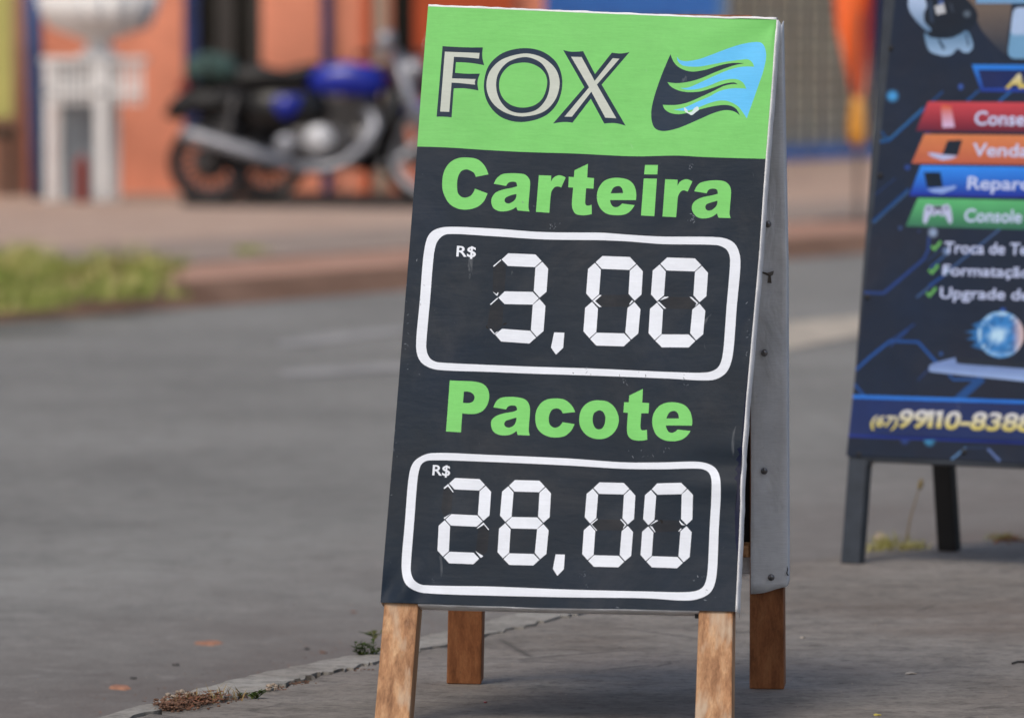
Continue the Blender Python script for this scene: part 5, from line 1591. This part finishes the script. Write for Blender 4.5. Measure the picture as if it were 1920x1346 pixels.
tag(g, 'tufted green and yellow grass growing along the far kerb', 'grass', kind='stuff')
bm = bmesh.new()
for _ in range(60):
    blades(bm, G(rnd.uniform(450, 490), rnd.uniform(468, 476), -0.008), 2, .035, .04, .005, rnd)
tag(mesh_obj('grass_tuft', bm, M['grass']), 'small patch of grass on the grey paving across the road', 'grass', kind='stuff')

# ------------------------------------------------------------------ weeds, litter and stones near the price sign
M['weed'] = mat_grass('weed leaves', (0.05, 0.09, 0.02), (0.10, 0.14, 0.035), (0.20, 0.20, 0.07))
M['drygrass'] = mat_grass('dry grass', (0.20, 0.14, 0.07), (0.34, 0.26, 0.13), (0.45, 0.38, 0.2))
M['litter'] = simple('dead leaves', (0.26, 0.13, 0.075), 0.8, 0, 0.5, 60)
M['palestone'] = simple('pale crumbs', (0.42, 0.36, 0.30), 0.8, 0, 0.3, 40)
M['earthlump'] = simple('dry soil', (0.24, 0.15, 0.105), 0.9, 0, 0.5, 80, 0.6)
def leaf(bm, p, L, rnd, up=0.3):
    a = rnd.uniform(0, 2 * math.pi)
    d = Vector((math.cos(a), math.sin(a), rnd.uniform(-.1, up) + up)).normalized()
    s_ = Vector((-d.y, d.x, rnd.uniform(-.3, .3))).normalized() * L * 0.28
    m_ = p + d * L * .5 + Vector((0, 0, L * .08))
    v = [bm.verts.new(p), bm.verts.new(m_ + s_), bm.verts.new(p + d * L), bm.verts.new(m_ - s_)]
    bm.faces.new((v[0], v[1], v[2]))
    bm.faces.new((v[0], v[2], v[3]))
def weed(name, pts, n, h, mats, label, rnd, lsz=0.012):
    r = empty(name, G(*pts[0]))
    o = r.location
    tag(r, label, 'plant')
    bs_ = bmesh.new()
    bl = bmesh.new()
    for q in pts:
        p = G(*q) - o
        for _ in range(n):
            e = p + Vector((rnd.gauss(0, h * .5), rnd.gauss(0, h * .5), h * rnd.uniform(.15, 1)))
            m_ = p.lerp(e, .5) + Vector((rnd.gauss(0, h * .1), rnd.gauss(0, h * .1), h * .1))
            add_tube(bs_, [p, m_, e], [.0012, .001, .0006], 4)
            for k in range(4):
                leaf(bl, p.lerp(e, rnd.uniform(.2, 1)), lsz * rnd.uniform(.6, 1.3), rnd)
    mesh_obj('stems', bs_, mats[0], r)['kind'] = 'stuff'
    mesh_obj('leaves', bl, mats[1], r)['kind'] = 'stuff'
    return r
rw = random.Random(5)
weed('weed', [(700, 1230), (692, 1229), (683, 1230), (675, 1231)], 5, .03, (M['weed'], M['weed']), 'low green weed in the kerb joint beside the left front leg of the price sign', rw)
weed('weed', [(703, 1195), (700, 1200)], 3, .022, (M['weed'], M['weed']), 'thin weed sprig just above the kerb beside the left front leg', rw, .012)
weed('weed', [(480, 1309), (472, 1310)], 5, .018, (M['weed'], M['weed']), 'tiny green weed in the crack to the right of the litter heap', rw, .010)
weed('weed', [(450, 1308)], 4, .02, (M['drygrass'], M['weed']), 'tiny dark weed in the crack next to the litter heap', rw, .008)
def lump_field(name, px_pts, size, n, mat, label, cat, rnd, flat=.5, h=.0):
    bm = bmesh.new()
    for _ in range(n):
        q = rnd.choice(px_pts)
        p = G(q[0] + rnd.gauss(0, q[2]), q[1] + rnd.gauss(0, q[3])) + Vector((0, 0, rnd.uniform(0, h)))
        s_ = size * rnd.uniform(.4, 1.3)
        k = bmesh.ops.create_icosphere(bm, subdivisions=1, radius=s_)
        for v in k['verts']:
            v.co = Vector((v.co.x * rnd.uniform(.8, 1.2), v.co.y * rnd.uniform(.8, 1.2), v.co.z * flat)) * rnd.uniform(.75, 1.2) + p + Vector((0, 0, s_ * flat * .5))
    o = mesh_obj(name, bm, mat)
    tag(o, label, cat, kind='stuff')
    return o
lump_field('soil_heap', [(340, 1325, 22, 3.5), (370, 1318, 22, 3.5), (320, 1330, 14, 2.5)], .0036, 520, M['earthlump'], 'dark soil washed into the kerb joint', 'soil', rw, .6, .012)
lump_field('soil_crumbs', [(430, 1310, 22, 2.5), (560, 1279, 18, 2), (520, 1290, 10, 2), (660, 1254, 20, 1.5)], .0022, 220, M['earthlump'], 'loose soil crumbs along the crack', 'soil', rw, .5)
lump_field('crumbs', [(325, 1318, 14, 3.5), (350, 1311, 12, 2), (505, 1296, 6, 1.5)], .0055, 40, M['palestone'], 'pale stone crumbs on the soil heap', 'gravel', rw, .6, .012)
lump_field('road_grit', [(960, 1240, 700, 70), (300, 1220, 300, 60), (1650, 1200, 200, 80)], .0013, 120, M['palestone'], 'fine grit scattered on the ground', 'gravel', rw, .5)
bm = bmesh.new()
for _ in range(260):
    q = rw.choice([(335, 1325, 18, 4), (375, 1320, 18, 3), (400, 1312, 16, 3)])
    leaf(bm, G(q[0] + rw.gauss(0, q[2]), q[1] + rw.gauss(0, q[3])) + Vector((0, 0, rw.uniform(.002, .014))), .011, rw, .1)
tag(mesh_obj('leaf_litter', bm, M['litter']), 'curled dead leaves caught on the soil heap', 'leaves', kind='stuff')
bm = bmesh.new()
for q in ((320, 1326), (340, 1322), (350, 1324), (360, 1318), (385, 1318), (420, 1312), (400, 1316), (440, 1310)):
    blades(bm, G(*q), 7, .03, .012, .0012, rw, 1.0)
tag(mesh_obj('dry_tuft', bm, M['drygrass']), 'short dry grass in the soil heap', 'grass', kind='stuff')
# tuft under the second sign with one seed stalk
bm = bmesh.new()
for _ in range(46):
    x = rw.uniform(1612, 1732)
    blades(bm, G(x, np.interp(x, [1612, 1672, 1732], [1033, 1028, 1027]) + rw.uniform(-3, 3)), 6, .024 * (1.6 if 1655 < x < 1690 else .8), .012, .0016, rw, 1.5)
M['yellowgrass'] = mat_grass('yellowed grass', (0.30, 0.30, 0.08), (0.50, 0.47, 0.20), (0.68, 0.60, 0.36))
tag(mesh_obj('kerb_grass', bm, M['yellowgrass']), 'low yellow green grass on the kerb between the legs of the second sign', 'grass', kind='stuff')
st = empty('seed_stalk', G(1700, 1008))
st.location = G(1698, 1024)
tag(st, 'single tall dry stalk with a seed head behind the second sign', 'plant')
k14 = st.location.y / F
mesh_obj('stem', tube_bm([(0, 0, 0), (8 * k14, 0, 50 * k14), (20 * k14, 0, 92 * k14), (26 * k14, 0, 112 * k14)], [.0022, .0018, .0013, .001], 5), M['drygrass'], st)
mesh_obj('seed_head', tube_bm([(25 * k14, 0, 106 * k14), (27 * k14, 0, 114 * k14), (29 * k14, 0, 122 * k14), (30 * k14, 0, 128 * k14)], [.002, .0065, .0055, .001], 7), M['drygrass'], st)
bm = bmesh.new()
bmesh.ops.create_icosphere(bm, subdivisions=2, radius=.016)
for v in bm.verts: v.co *= 1 + .25 * mn.noise(v.co * 60); v.co.z *= .9
o = mesh_obj('pebble', bm, M['palestone'], None, True)
o.location = G(1650, 1018) + Vector((0, 0, .012))
tag(o, 'pale round pebble in the kerb grass behind the second sign leg', 'stone')
lump_field('kerb_debris', [(1890, 1013, 14, 3)], .008, 40, M['litter'], 'brown debris on the kerb at the right edge of the photo', 'debris', rw, .5, .006)
bm = bmesh.new()
for _ in range(14): blades(bm, G(rw.uniform(1865, 1915), 1012), 4, .02, .012, .0015, rw, .9)
tag(mesh_obj('kerb_tuft', bm, M['grass']), 'small grass tuft on the kerb at the right edge of the photo', 'grass', kind='stuff')
bm = bmesh.new()
for _ in range(220):
    t_ = rw.random()
    i_ = rw.randrange(len(outer_px) - 14)
    q = outer_px[i_]
    p = G(q[0] + rw.uniform(-40, 60), q[1] - rw.uniform(2, 46) ** 1.0, ROADZ + .001)
    leaf(bm, p, rw.uniform(.003, .011), rw, -.2)
tag(mesh_obj('gutter_litter', bm, M['litter']), 'scraps of dead leaf scattered along the near gutter', 'leaves', kind='stuff')
lump_field('gutter_grit', [(x, y - 14, 30, 9) for x, y in outer_px[:16]], .0022, 300, M['earthlump'], 'dark grit scattered along the near gutter', 'gravel', rw, .5)
for v_ in bpy.data.objects['gutter_grit'].data.vertices: v_.co.z += ROADZ
bm = bmesh.new()
for _ in range(150):
    p = G(rw.uniform(500, 1920), rw.uniform(1100, 1346), .001)
    leaf(bm, p, rw.uniform(.002, .006), rw, -.25)
tag(mesh_obj('pavement_specks', bm, M['palestone']), 'pale specks of rubbish scattered over the pavement', 'litter', kind='stuff')
# single leaves, twigs
def flake(px, py, L, W, ang, mat, name, label, cat, z=0.0):
    bm = bmesh.new()
    p = G(px, py, z)
    n = 8
    top_ = []
    for k in range(n):
        a = 2 * math.pi * k / n
        j_ = 0.55 + 0.45 * abs(math.sin(k * 2.3 + px * .7))
        top_.append(bm.verts.new((L * j_ * math.cos(a), W * 1.25 * j_ * math.sin(a), .001 + .0025 * math.sin(a) ** 2)))
    bm.faces.new(top_)
    o = mesh_obj(name, bm, mat)
    m_ = o.modifiers.new('solid', 'SOLIDIFY'); m_.thickness = .0012
    o.location = p
    o.rotation_euler = (0, 0, ang)
    return tag(o, label, cat)
M['whiteleaf'] = simple('bleached leaf', (0.55, 0.50, 0.44), 0.7)
M['yellowleaf'] = simple('yellow petal', (0.60, 0.52, 0.16), 0.7)
flake(1708, 1263, .011, .012, .2, M['whiteleaf'], 'dry_leaf', 'bleached leaf lying alone on the pavement right of the price sign', 'leaf')
flake(1645, 1341, .006, .008, .5, M['yellowleaf'], 'petal', 'small yellow petal at the bottom edge of the photo', 'petal')
flake(1505, 1196, .004, .006, .5, M['whiteleaf'], 'dry_leaf', 'tiny pale flake on the pavement near the right rear leg', 'leaf')
flake(910, 1317, .003, .006, .5, M['redlens'], 'dry_leaf', 'tiny red brown flake between the front legs of the price sign', 'leaf')
M['twig'] = simple('dark twig', (0.03, 0.026, 0.022), 0.7)
p = G(1898, 1246)
o = mesh_obj('twig', tube_bm([p + Vector((0, 0, .003)), p + Vector((.012, .02, .004)), p + Vector((.035, .03, .003))], .002, 6), M['twig'])
tag(o, 'dark twig on the pavement at the right edge of the photo', 'twig')
M['clay'] = simple('orange clay smear', (0.40, 0.23, 0.155), 0.9, 0, 0.35, 25)
for i, (x, y, L, W, lb) in enumerate(((225, 1289, .024, .05, 'orange clay clod flattened on the road at the lower left'), (392, 1206, .030, .05, 'fainter orange clay smear on the road further from the kerb'))):
    bm = bmesh.new()
    vs = []
    rr = random.Random(i + 4)
    for k in range(18):
        a = 2 * math.pi * k / 18
        j = rr.uniform(.7, 1.15)
        vs.append(bm.verts.new((L * j * math.cos(a), W * j * math.sin(a), 0)))
    bm.faces.new(vs)
    e = bmesh.ops.extrude_face_region(bm, geom=bm.faces[:])
    for v in e['geom']:
        if isinstance(v, bmesh.types.BMVert): v.co = Vector((v.co.x * .8, v.co.y * .8, .003))
    bmesh.ops.recalc_face_normals(bm, faces=bm.faces)
    o = mesh_obj('clay_smear', bm, M['clay'])
    o.location = G(x, y, ROADZ)
    tag(o, lb, 'dirt patch')
for i, (x, y) in enumerate(((330, 1247), (607, 1224), (575, 1217), (664, 1148), (250, 1272))):
    rr = random.Random(i)
    o = flake(x, y, .007, .009, rr.uniform(0, 3), M['twig'] if i % 2 == 0 else M['litter'], 'dead_leaf', ['dark dead leaf lying alone on the road left of the weeds', 'dead leaf on the road nearest the kerb weed', 'dead leaf on the road just left of another beside the kerb weed', 'dead leaf on the road close to the left edge of the price board', 'dark dead leaf on the road above the litter heap'][i], 'leaf', ROADZ)
